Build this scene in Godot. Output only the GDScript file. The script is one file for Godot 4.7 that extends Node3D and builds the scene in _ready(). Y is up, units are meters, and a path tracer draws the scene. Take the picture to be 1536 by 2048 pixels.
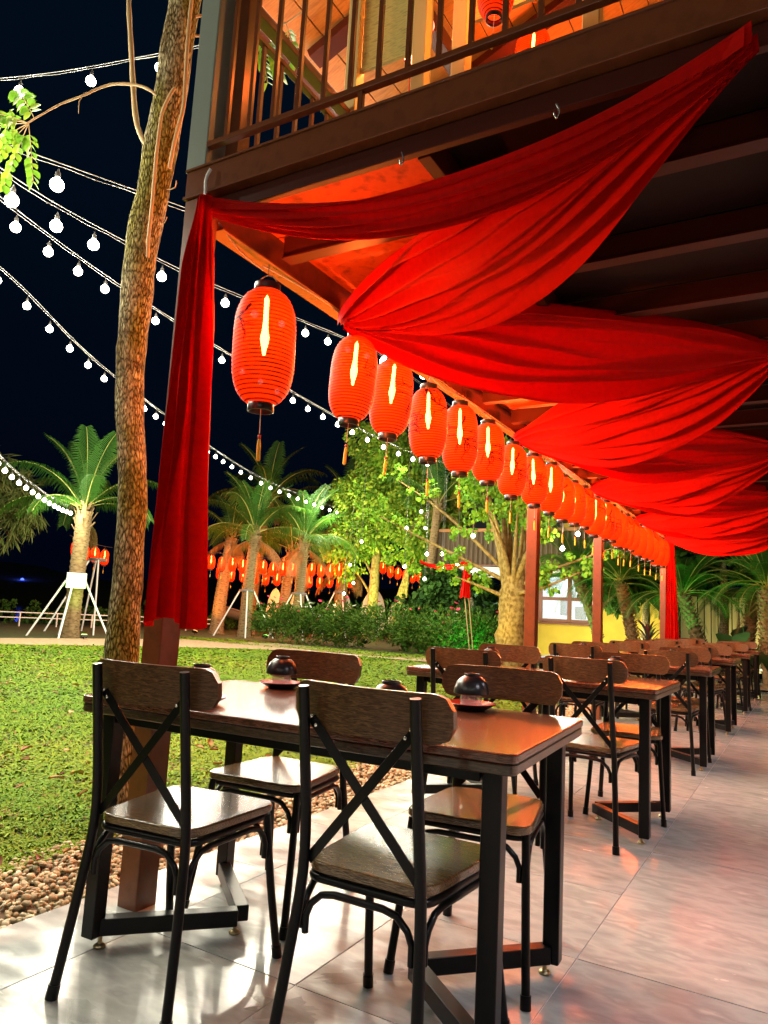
extends Node3D

# ---------------------------------------------------------------- mesh builder
class MB:
	var v := PackedVector3Array()
	var n := PackedVector3Array()
	var uv := PackedVector2Array()
	var c := PackedColorArray()
	var ix := PackedInt32Array()
	var tint := Color(1, 1, 1)

	func vert(p: Vector3, nn: Vector3, u := Vector2.ZERO) -> int:
		v.append(p)
		n.append(nn)
		uv.append(u)
		c.append(tint)
		return v.size() - 1

	func tri(a: int, b: int, d: int) -> void:
		var g := (v[b] - v[a]).cross(v[d] - v[a])
		if g.dot(n[a] + n[b] + n[d]) > 0.0:   # front faces run clockwise
			ix.append(a); ix.append(d); ix.append(b)
		else:
			ix.append(a); ix.append(b); ix.append(d)

	func quad(a: int, b: int, d: int, e: int) -> void:
		tri(a, b, d)
		tri(a, d, e)

	func face(p: Array, nn: Vector3) -> void:
		var k := []
		for q in p:
			k.append(vert(q, nn))
		for i in range(1, k.size() - 1):
			tri(k[0], k[i], k[i + 1])

	# a box with chamfered, softly shaded edges
	func box(at: Vector3, size: Vector3, b := Basis(), bev := 0.004) -> void:
		var h := size / 2.0
		bev = minf(bev, minf(h.x, minf(h.y, h.z)) * 0.45)
		if bev <= 0.0:
			for ax in 3:
				for s in [-1.0, 1.0]:
					var nn := Vector3.ZERO
					nn[ax] = s
					var a1 := (ax + 1) % 3
					var a2 := (ax + 2) % 3
					var p := []
					for q in [[-1, -1], [1, -1], [1, 1], [-1, 1]]:
						var w := Vector3.ZERO
						w[ax] = s * h[ax]
						w[a1] = q[0] * h[a1]
						w[a2] = q[1] * h[a2]
						p.append(at + b * w)
					face(p, (b * nn).normalized())
			return
		var id := {}
		for sx in [-1, 1]:
			for sy in [-1, 1]:
				for sz in [-1, 1]:
					var s := Vector3(sx, sy, sz)
					for ax in 3:
						var w := Vector3(sx * (h.x - bev), sy * (h.y - bev), sz * (h.z - bev))
						w[ax] = s[ax] * h[ax]
						var nn := Vector3.ZERO
						nn[ax] = s[ax]
						id[[sx, sy, sz, ax]] = vert(at + b * w, (b * nn).normalized())
					tri(id[[sx, sy, sz, 0]], id[[sx, sy, sz, 1]], id[[sx, sy, sz, 2]])
		for s in [-1, 1]:
			quad(id[[s, -1, -1, 0]], id[[s, 1, -1, 0]], id[[s, 1, 1, 0]], id[[s, -1, 1, 0]])
			quad(id[[-1, s, -1, 1]], id[[1, s, -1, 1]], id[[1, s, 1, 1]], id[[-1, s, 1, 1]])
			quad(id[[-1, -1, s, 2]], id[[1, -1, s, 2]], id[[1, 1, s, 2]], id[[-1, 1, s, 2]])
			for t in [-1, 1]:
				quad(id[[s, t, -1, 0]], id[[s, t, 1, 0]], id[[s, t, 1, 1]], id[[s, t, -1, 1]])
				quad(id[[s, -1, t, 0]], id[[s, 1, t, 0]], id[[s, 1, t, 2]], id[[s, -1, t, 2]])
				quad(id[[-1, s, t, 1]], id[[1, s, t, 1]], id[[1, s, t, 2]], id[[-1, s, t, 2]])

	# a bar of rectangular section between two points
	func bar(a: Vector3, e: Vector3, w: float, t: float, up := Vector3.UP, bev := 0.002) -> void:
		var z := (e - a).normalized()
		var x := up.cross(z)
		if x.length() < 0.01:
			x = Vector3.RIGHT.cross(z)
		x = x.normalized()
		var y := z.cross(x).normalized()
		box((a + e) / 2.0, Vector3(w, t, a.distance_to(e)), Basis(x, y, z), bev)

	func tube(pts: Array, rad, sides := 8, cap := true, rough := 0.0, noise: FastNoiseLite = null) -> void:
		var count := pts.size()
		var side := Vector3.ZERO
		var prev := -1
		var run := 0.0
		for i in count:
			var p: Vector3 = pts[i]
			var d: Vector3 = (pts[mini(i + 1, count - 1)] - pts[maxi(i - 1, 0)]).normalized()
			if i == 0:
				side = d.cross(Vector3(0.3, 0.1, 0.9) if absf(d.y) > 0.5 else Vector3.UP).normalized()
			else:
				side = (side - d * side.dot(d)).normalized()
				run += p.distance_to(pts[i - 1])
			var up := d.cross(side)
			var r: float = rad[i] if rad is Array else rad
			var first := v.size()
			for k in sides + 1:
				var a := TAU * k / sides
				var o := side * cos(a) + up * sin(a)
				var rr := r
				if noise:
					var q := p + o * r
					rr = r * (1.0 + rough * noise.get_noise_3d(q.x, q.y, q.z))
				vert(p + o * rr, o, Vector2(float(k) / sides, run))
			if prev >= 0:
				for k in sides:
					quad(prev + k, prev + k + 1, first + k + 1, first + k)
			prev = first
			if cap and (i == 0 or i == count - 1):
				var nn := -d if i == 0 else d
				var m := vert(p, nn)
				var ring := []
				for k in sides:
					ring.append(vert(v[first + k], nn))
				for k in sides:
					tri(m, ring[k], ring[(k + 1) % sides])

	# profile: Vector2(radius, height), turned round the y axis at «at»
	func lathe(prof: Array, sides := 24, at := Vector3.ZERO, b := Basis()) -> void:
		var prev := -1
		for i in prof.size():
			var p: Vector2 = prof[i]
			var t: Vector2 = prof[mini(i + 1, prof.size() - 1)] - prof[maxi(i - 1, 0)]
			var nn := Vector2(t.y, -t.x).normalized()
			var first := v.size()
			for k in sides + 1:
				var a := TAU * k / sides
				vert(at + b * Vector3(cos(a) * p.x, p.y, sin(a) * p.x), b * Vector3(cos(a) * nn.x, nn.y, sin(a) * nn.x), Vector2(float(k) / sides, float(i) / (prof.size() - 1)))
			if prev >= 0:
				for k in sides:
					quad(prev + k, prev + k + 1, first + k + 1, first + k)
			prev = first

	# a plate with a convex outline (x, z), rounded over at its edges
	func plate(outline: Array, y0: float, y1: float, bev := 0.004, b := Transform3D()) -> void:
		var m := Vector2.ZERO
		for q in outline:
			m += q
		m /= outline.size()
		var rings := []
		for row in [[y0, 1, 0], [y0 + bev, 0, 1], [y1 - bev, 0, 1], [y1, 1, 2]]:
			var first := v.size()
			for i in outline.size():
				var q: Vector2 = outline[i]
				var t: Vector2 = outline[(i + 1) % outline.size()] - outline[i - 1]
				var out := Vector2(t.y, -t.x).normalized()
				if out.dot(q - m) < 0.0:
					out = -out
				if row[1] == 1:
					q -= out * bev
				var nn := Vector3(out.x, 0, out.y)
				if row[2] == 0:
					nn = Vector3.DOWN
				elif row[2] == 2:
					nn = Vector3.UP
				vert(b * Vector3(q.x, row[0], q.y), (b.basis * nn).normalized(), q)
			rings.append(first)
		var cnt := outline.size()
		for r in 3:
			for i in cnt:
				quad(rings[r] + i, rings[r] + (i + 1) % cnt, rings[r + 1] + (i + 1) % cnt, rings[r + 1] + i)
		for e in [[rings[0], y0, Vector3.DOWN], [rings[3], y1, Vector3.UP]]:
			var k := vert(b * Vector3(m.x, e[1], m.y), (b.basis * e[2]).normalized(), m)
			for i in cnt:
				tri(k, e[0] + i, e[0] + (i + 1) % cnt)

	# a sheet from a grid of points; normals follow the sheet
	func sheet(rows: int, cols: int, pts: PackedVector3Array, flip := false) -> void:
		var first := v.size()
		for i in rows:
			for j in cols:
				var a := pts[i * cols + mini(j + 1, cols - 1)] - pts[i * cols + maxi(j - 1, 0)]
				var e := pts[mini(i + 1, rows - 1) * cols + j] - pts[maxi(i - 1, 0) * cols + j]
				var nn := e.cross(a).normalized()
				if nn.length() < 0.5:
					nn = Vector3.UP
				vert(pts[i * cols + j], -nn if flip else nn, Vector2(float(j) / (cols - 1), float(i) / (rows - 1)))
		for i in rows - 1:
			for j in cols - 1:
				var k := first + i * cols + j
				quad(k, k + 1, k + cols + 1, k + cols)

	func mesh() -> ArrayMesh:
		var a := []
		a.resize(Mesh.ARRAY_MAX)
		a[Mesh.ARRAY_VERTEX] = v
		a[Mesh.ARRAY_NORMAL] = n
		a[Mesh.ARRAY_TEX_UV] = uv
		a[Mesh.ARRAY_COLOR] = c
		a[Mesh.ARRAY_INDEX] = ix
		var m := ArrayMesh.new()
		m.add_surface_from_arrays(Mesh.PRIMITIVE_TRIANGLES, a)
		return m

# ---------------------------------------------------------------- helpers
const ORD := ["first", "second", "third", "fourth", "fifth", "sixth", "seventh", "eighth", "ninth", "tenth", "eleventh", "twelfth", "thirteenth", "fourteenth", "fifteenth", "sixteenth", "seventeenth", "eighteenth", "nineteenth", "twentieth", "twenty-first", "twenty-second", "twenty-third", "twenty-fourth", "twenty-fifth", "twenty-sixth"]
var rng := RandomNumberGenerator.new()
var used := {}
var M := {}

func numbered(called: String) -> String:
	var k: int = used.get(called, 0)
	used[called] = k + 1
	return called if k == 0 else "%s_%03d" % [called, k]

func tag(o: Node, label: String, category: String, group := "") -> Node:
	o.set_meta("label", label)
	if category:
		o.set_meta("category", category)
	if group:
		o.set_meta("group", group)
	return o

func thing(called: String, label: String, category: String, at := Vector3.ZERO, turn := 0.0, group := "") -> Node3D:
	var o := Node3D.new()
	o.name = numbered(called)
	add_child(o)
	o.position = at
	o.rotation.y = turn
	tag(o, label, category, group)
	return o

func inst(called: String, m: Mesh, material: Material, parent: Node = null) -> MeshInstance3D:
	var o := MeshInstance3D.new()
	o.mesh = m
	o.material_override = material
	if parent == null:
		o.name = numbered(called)
		add_child(o)
	else:
		var k := 0
		var nm := called
		while parent.has_node(NodePath(nm)):
			k += 1
			nm = "%s_%03d" % [called, k]
		o.name = nm
		parent.add_child(o, true)
	return o

func part(called: String, b: MB, material: Material, parent: Node = null) -> MeshInstance3D:
	return inst(called, b.mesh(), material, parent)

func struct(called: String, b: MB, material: Material) -> MeshInstance3D:
	var o := part(called, b, material)
	o.set_meta("kind", "structure")
	return o

func dup(root: Node3D, label: String) -> Node3D:
	var r: Node3D = root.duplicate()
	var base := String(root.name)
	if base.length() > 4 and base[-4] == "_" and base.right(3).is_valid_int():
		base = base.left(-4)
	r.name = numbered(base)
	add_child(r)
	r.set_meta("label", label)
	return r

func lin(r: float, g: float, b: float, a := 1.0) -> Color:
	var k := Color(r, g, b).linear_to_srgb()
	k.a = a
	return k

func mat(col: Color, rough := 0.6, metal := 0.0, spec := 0.5) -> StandardMaterial3D:
	var m := StandardMaterial3D.new()
	m.albedo_color = col
	m.roughness = rough
	m.metallic = metal
	m.metallic_specular = spec
	return m

func glow(col: Color, energy: float) -> StandardMaterial3D:
	var m := mat(lin(0.8, 0.8, 0.8), 0.4)
	m.emission_enabled = true
	m.emission = col
	m.emission_energy_multiplier = energy
	return m

func noise(f: float, octaves := 4, seed_ := 1, kind := FastNoiseLite.TYPE_SIMPLEX_SMOOTH) -> FastNoiseLite:
	var n := FastNoiseLite.new()
	n.noise_type = kind
	n.frequency = f
	n.fractal_octaves = octaves
	n.seed = seed_
	return n

func ntex(f: float, cols: Array, octaves := 5, seed_ := 1, size := 512, kind := FastNoiseLite.TYPE_SIMPLEX_SMOOTH) -> NoiseTexture2D:
	var t := NoiseTexture2D.new()
	t.width = size
	t.height = size
	t.seamless = true
	t.noise = noise(f, octaves, seed_, kind)
	var g := Gradient.new()
	var offs := PackedFloat32Array()
	var cs := PackedColorArray()
	for i in cols.size():
		offs.append(float(i) / (cols.size() - 1))
		cs.append(cols[i])
	g.offsets = offs
	g.colors = cs
	t.color_ramp = g
	return t

func plates(f: float, cols: Array, seed_: int) -> NoiseTexture2D:   # cracked plates, as on bark
	var t := ntex(f, cols, 2, seed_, 1024, FastNoiseLite.TYPE_CELLULAR)
	var n: FastNoiseLite = t.noise
	n.cellular_return_type = FastNoiseLite.RETURN_DISTANCE2_SUB
	n.cellular_jitter = 1.0
	n.domain_warp_enabled = true
	n.domain_warp_amplitude = 12.0
	n.domain_warp_frequency = 0.03
	return t

func tri_planar(m: StandardMaterial3D, scale: Vector3, world := true) -> StandardMaterial3D:
	m.uv1_triplanar = true
	m.uv1_world_triplanar = world
	m.uv1_scale = scale
	return m

func omni(parent: Node3D, at: Vector3, col: Color, energy: float, size := 0.03) -> void:
	var l := OmniLight3D.new()
	l.name = "light"
	l.light_color = col
	l.light_energy = energy
	l.light_size = size
	l.omni_range = 30.0
	l.omni_attenuation = 2.0
	l.shadow_enabled = true
	parent.add_child(l, true)
	l.position = at

func spot(parent: Node3D, at: Vector3, to: Vector3, col: Color, energy: float, angle := 45.0) -> void:
	var l := SpotLight3D.new()
	l.name = "light"
	l.light_color = col
	l.light_energy = energy
	l.light_size = 0.05
	l.spot_angle = angle
	l.spot_angle_attenuation = 0.6
	l.spot_range = 40.0
	l.spot_attenuation = 2.0
	l.shadow_enabled = true
	parent.add_child(l, true)
	var z := (parent.global_position + at - to).normalized()
	var x := (Vector3.UP if absf(z.y) < 0.95 else Vector3.RIGHT).cross(z).normalized()
	l.transform = Transform3D(Basis(x, z.cross(x), z), at)

func swarm(called: String, m: Mesh, material: Material, xf: Array, cols: Array, parent: Node = null) -> MultiMeshInstance3D:
	var mm := MultiMesh.new()
	mm.transform_format = MultiMesh.TRANSFORM_3D
	mm.use_colors = true
	mm.mesh = m
	mm.instance_count = xf.size()
	for i in xf.size():
		mm.set_instance_transform(i, xf[i])
		mm.set_instance_color(i, cols[i])
	var o := MultiMeshInstance3D.new()
	o.multimesh = mm
	o.material_override = material
	o.set_meta("kind", "stuff")
	if parent == null:
		o.name = numbered(called)
		add_child(o)
	else:
		var k := 0
		var nm := called
		while parent.has_node(NodePath(nm)):
			k += 1
			nm = "%s_%03d" % [called, k]
		o.name = nm
		parent.add_child(o, true)
	return o

func rnd(a: float, b: float) -> float:
	return rng.randf_range(a, b)

func rvec() -> Vector3:
	var p := Vector3(rnd(-1, 1), rnd(-1, 1), rnd(-1, 1))
	while p.length() > 1.0 or p.length() < 0.05:
		p = Vector3(rnd(-1, 1), rnd(-1, 1), rnd(-1, 1))
	return p

func curve(pts: Array, steps: int) -> Array:   # a smooth line through the points
	var c := Curve3D.new()
	for i in pts.size():
		var t: Vector3 = (pts[mini(i + 1, pts.size() - 1)] - pts[maxi(i - 1, 0)]) / 6.0
		c.add_point(pts[i], -t, t)
	var out := []
	for i in steps + 1:
		out.append(c.sample_baked(c.get_baked_length() * i / steps, true))
	return out

func round_rect(pts: Array, r: float, seg := 6) -> Array:   # convex polygon with rounded corners
	var out := []
	for i in pts.size():
		var p: Vector2 = pts[i]
		var a: Vector2 = (pts[i - 1] - p).normalized()
		var b: Vector2 = (pts[(i + 1) % pts.size()] - p).normalized()
		for k in seg + 1:
			var t := float(k) / seg
			var q := p + a * r
			var s := p + b * r
			out.append(q.lerp(p, t).lerp(p.lerp(s, t), t))
	return out

# ---------------------------------------------------------------- the scene
func _ready() -> void:
	rng.seed = 7
	# camera
	var cam := Camera3D.new()
	cam.name = "camera"
	cam.fov = 70.58
	cam.near = 0.05
	cam.far = 400.0
	add_child(cam)
	cam.transform = Transform3D(Basis(Vector3.UP, 0.53022) * Basis(Vector3.RIGHT, 0.13681) * Basis(Vector3.BACK, 0.0538), Vector3(0, 1.06, 0))
	cam.current = true
	# sky and exposure
	var env := Environment.new()
	env.background_mode = Environment.BG_SKY
	var sm := ProceduralSkyMaterial.new()
	sm.sky_top_color = Color(0.01, 0.055, 0.105)
	sm.sky_horizon_color = Color(0.006, 0.014, 0.062)
	sm.ground_horizon_color = Color(0.006, 0.012, 0.04)
	sm.ground_bottom_color = Color(0.004, 0.008, 0.02)
	sm.sky_curve = 0.25
	var sky := Sky.new()
	sky.sky_material = sm
	env.sky = sky
	env.tonemap_mode = Environment.TONE_MAPPER_LINEAR
	env.tonemap_exposure = 0.88
	env.sdfgi_enabled = true
	env.ssao_enabled = true
	env.ssil_enabled = true
	var we := WorldEnvironment.new()
	we.name = "environment"
	we.environment = env
	add_child(we)
	# a faint moon
	var moon := DirectionalLight3D.new()
	moon.name = "moon"
	moon.light_color = Color(0.75, 0.85, 1.0)
	moon.light_energy = 0.006
	moon.light_angular_distance = 0.5
	moon.shadow_enabled = true
	add_child(moon)
	moon.rotation = Vector3(-0.9, 0.6, 0)
	materials()
	ground()
	pavilion()
	curtains()
	tables()
	lanterns()
	light_strings()
	near_tree()
	garden()
	house()
	far_side()

func materials() -> void:
	# floor tiles: cloudy grey porcelain in four variants
	var cloud := [Color(0.66, 0.66, 0.65), Color(0.75, 0.745, 0.735), Color(0.82, 0.81, 0.80), Color(0.73, 0.72, 0.71), Color(0.90, 0.89, 0.875)]
	var tile_tex := ntex(0.005, cloud, 7, 11, 1024)
	var tile_rough := ntex(0.012, [Color(0.07, 0.07, 0.07), Color(0.15, 0.15, 0.15), Color(0.30, 0.30, 0.30)], 5, 12, 512)
	var tile_rel := ntex(0.02, [Color.BLACK, Color.WHITE], 4, 13, 512)
	for k in 4:
		var m := mat([Color(0.83, 0.855, 0.86), Color(0.87, 0.885, 0.885), Color(0.80, 0.825, 0.835), Color(0.85, 0.86, 0.85)][k], 1.0)
		m.albedo_texture = tile_tex
		m.roughness_texture = tile_rough
		m.roughness_texture_channel = BaseMaterial3D.TEXTURE_CHANNEL_RED
		m.heightmap_enabled = true
		m.heightmap_texture = tile_rel
		m.heightmap_scale = 0.012
		tri_planar(m, Vector3(0.55, 0.55, 1.3))
		m.uv1_offset = Vector3(0.37 * k, 0.2 * k, 0.61 * k)
		M["tile%d" % k] = m
	M.grout = mat(lin(0.62, 0.60, 0.56), 0.7)
	# painted steel, dark reddish brown and gloss
	M.brown = mat(lin(0.15, 0.045, 0.016), 0.25)
	M.brown.clearcoat_enabled = true
	M.brown.clearcoat = 0.35
	M.brown.clearcoat_roughness = 0.12
	var bp := ntex(0.02, [Color(0.88, 0.88, 0.88), Color(1, 1, 1), Color(1, 0.98, 0.96)], 4, 21, 256)
	M.brown.albedo_texture = bp
	M.brown.heightmap_enabled = true
	M.brown.heightmap_texture = bp
	M.brown.heightmap_scale = 0.03
	tri_planar(M.brown, Vector3(2, 2, 2))
	M.post_brown = mat(lin(0.19, 0.055, 0.018), 0.3)
	M.post_brown.albedo_texture = bp
	tri_planar(M.post_brown, Vector3(3, 3, 3))
	M.green_post = mat(lin(0.20, 0.235, 0.20), 0.4)
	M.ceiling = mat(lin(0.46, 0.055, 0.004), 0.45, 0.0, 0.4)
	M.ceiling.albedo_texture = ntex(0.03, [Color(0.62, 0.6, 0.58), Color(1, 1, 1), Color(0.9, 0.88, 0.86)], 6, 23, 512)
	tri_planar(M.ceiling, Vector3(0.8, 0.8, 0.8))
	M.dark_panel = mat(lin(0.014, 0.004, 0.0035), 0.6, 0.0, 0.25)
	M.joist = mat(lin(0.055, 0.009, 0.004), 0.4, 0.0, 0.3)
	M.plank = mat(lin(0.46, 0.19, 0.035), 0.5)
	M.plank.albedo_texture = ntex(0.02, [Color(0.7, 0.62, 0.5), Color(1, 1, 1), Color(0.85, 0.8, 0.7)], 5, 24, 256)
	tri_planar(M.plank, Vector3(0.6, 6, 6))
	M.blind = mat(lin(0.55, 0.42, 0.12), 0.7)
	M.blind.albedo_texture = ntex(0.03, [Color(0.6, 0.6, 0.55), Color(1, 1, 1), Color(0.8, 0.8, 0.75)], 4, 25, 256)
	tri_planar(M.blind, Vector3(1.2, 10, 10))
	M.olive_post = mat(lin(0.5, 0.36, 0.14), 0.5)
	M.wall = mat(lin(0.5, 0.46, 0.4), 0.8)
	# furniture
	M.metal = mat(lin(0.004, 0.004, 0.0045), 0.32, 0.0, 0.3)
	M.metal.clearcoat_enabled = true
	M.metal.clearcoat = 0.15
	M.metal.clearcoat_roughness = 0.2
	M.screw = mat(lin(0.7, 0.68, 0.6), 0.25, 1.0)
	M.brass = mat(lin(0.45, 0.36, 0.2), 0.35, 1.0)
	var grain := ntex(0.012, [Color(0.36, 0.32, 0.28), Color(0.88, 0.86, 0.83), Color(0.52, 0.48, 0.44), Color(1, 1, 1), Color(0.45, 0.40, 0.36), Color(0.9, 0.88, 0.85)], 5, 31, 1024)
	for e in [["chair_wood", lin(0.19, 0.092, 0.034), 0.34], ["seat_wood", lin(0.27, 0.17, 0.075), 0.24], ["table_wood", lin(0.22, 0.085, 0.05), 0.2], ["edge_wood", lin(0.11, 0.066, 0.034), 0.3]]:
		var m := mat(e[1], e[2])
		m.albedo_texture = grain
		tri_planar(m, Vector3(0.9, 9, 9), false)
		m.clearcoat_enabled = true
		m.clearcoat = 0.6
		m.clearcoat_roughness = 0.1
		m.heightmap_enabled = true
		m.heightmap_texture = grain
		m.heightmap_scale = 0.02
		M[e[0]] = m
	M.bowl_black = mat(lin(0.012, 0.013, 0.014), 0.28)
	M.lacquer_red = mat(lin(0.28, 0.028, 0.012), 0.25)
	M.glass = mat(Color(0.93, 0.96, 0.97, 0.16), 0.02)
	M.glass.transparency = BaseMaterial3D.TRANSPARENCY_ALPHA
	# cloth
	M.cloth = mat(lin(0.52, 0.0042, 0.0016), 0.8, 0.0, 0.18)
	M.cloth.backlight_enabled = true
	M.cloth.backlight = lin(0.42, 0.005, 0.002)
	var weave := ntex(0.02, [Color(0.86, 0.86, 0.86), Color(1, 1, 1)], 5, 41, 512)
	M.cloth.albedo_texture = weave
	M.cloth.heightmap_enabled = true
	M.cloth.heightmap_texture = weave
	M.cloth.heightmap_scale = 0.08
	tri_planar(M.cloth, Vector3(3, 3, 3))
	M.cord = mat(lin(0.55, 0.5, 0.4), 0.8)
	M.wire = mat(lin(0.13, 0.13, 0.125), 0.6)
	M.dark_wire = mat(lin(0.02, 0.018, 0.016), 0.5)
	M.tassel = mat(lin(0.72, 0.52, 0.04), 0.7)
	M.bulb = glow(Color(1.0, 0.98, 0.9), 22.0)
	M.filament = glow(Color(1.0, 0.78, 0.36), 150.0)
	# planting
	M.bark = mat(lin(0.66, 0.64, 0.52), 0.92, 0.0, 0.15)
	M.bark.albedo_texture = plates(0.035, [Color(0.10, 0.085, 0.07), Color(0.42, 0.37, 0.30), Color(0.66, 0.62, 0.52), Color(0.80, 0.77, 0.66), Color(0.88, 0.85, 0.75), Color(0.95, 0.93, 0.84), Color(1, 1, 0.93), Color(1, 1, 0.95)], 51)
	M.bark.heightmap_enabled = true
	M.bark.heightmap_texture = plates(0.035, [Color(0, 0, 0), Color(0.5, 0.5, 0.5), Color(0.75, 0.75, 0.75), Color(0.85, 0.85, 0.85), Color(0.92, 0.92, 0.92), Color(0.96, 0.96, 0.96), Color(1, 1, 1)], 51)
	M.bark.heightmap_scale = 1.4
	M.bark.vertex_color_use_as_albedo = true
	tri_planar(M.bark, Vector3(2.1, 0.6, 2.1))
	M.smooth_bark = mat(lin(0.26, 0.20, 0.10), 0.9, 0.0, 0.2)
	M.smooth_bark.albedo_texture = ntex(0.03, [Color(0.5, 0.45, 0.34), Color(0.7, 0.66, 0.52), Color(0.88, 0.85, 0.7), Color(1, 1, 0.92), Color(0.75, 0.76, 0.56)], 6, 53, 512)
	M.smooth_bark.heightmap_enabled = true
	M.smooth_bark.heightmap_texture = M.smooth_bark.albedo_texture
	M.smooth_bark.heightmap_scale = 2.0
	tri_planar(M.smooth_bark, Vector3(0.7, 0.45, 0.7))
	M.vine = mat(lin(0.36, 0.25, 0.12), 0.8)
	M.palm_bark = mat(lin(0.26, 0.19, 0.10), 0.9)
	M.palm_bark.albedo_texture = ntex(0.02, [Color(0.4, 0.36, 0.28), Color(0.9, 0.86, 0.75), Color(1, 1, 1)], 5, 54, 256)
	tri_planar(M.palm_bark, Vector3(1.5, 3, 1.5))
	for e in [["leaf", 1.0], ["grass", 1.0]]:
		var m := mat(Color.WHITE, 0.7, 0.0, 0.22)
		m.vertex_color_use_as_albedo = true
		m.backlight_enabled = true
		m.backlight = lin(0.16, 0.26, 0.03) if e[0] == "leaf" else lin(0.06, 0.12, 0.012)
		M[e[0]] = m
	M.frond = mat(lin(0.024, 0.078, 0.009), 0.5, 0.0, 0.3)
	M.frond.backlight_enabled = true
	M.frond.backlight = lin(0.05, 0.15, 0.012)
	M.frond_dry = mat(lin(0.20, 0.115, 0.035), 0.75)
	M.frond_dry.backlight_enabled = true
	M.frond_dry.backlight = lin(0.22, 0.12, 0.03)
	M.frond_rib = mat(lin(0.30, 0.32, 0.07), 0.5)
	M.white_paint = mat(lin(0.72, 0.72, 0.68), 0.5)
	M.yellow_wall = mat(lin(0.62, 0.47, 0.06), 0.85)
	M.yellow_wall.albedo_texture = ntex(0.01, [Color(0.88, 0.87, 0.84), Color(1, 1, 1)], 5, 61, 256)
	tri_planar(M.yellow_wall, Vector3(0.4, 0.4, 0.4))
	M.frame_wood = mat(lin(0.16, 0.055, 0.025), 0.5)
	M.corrugated = mat(lin(0.11, 0.075, 0.04), 0.55)
	M.board = mat(lin(0.62, 0.58, 0.42), 0.5)
	M.boat_wood = mat(lin(0.13, 0.07, 0.03), 0.7)
	M.water = mat(lin(0.004, 0.006, 0.01), 0.06)
	M.flower = mat(lin(0.6, 0.03, 0.09), 0.6)

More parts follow.
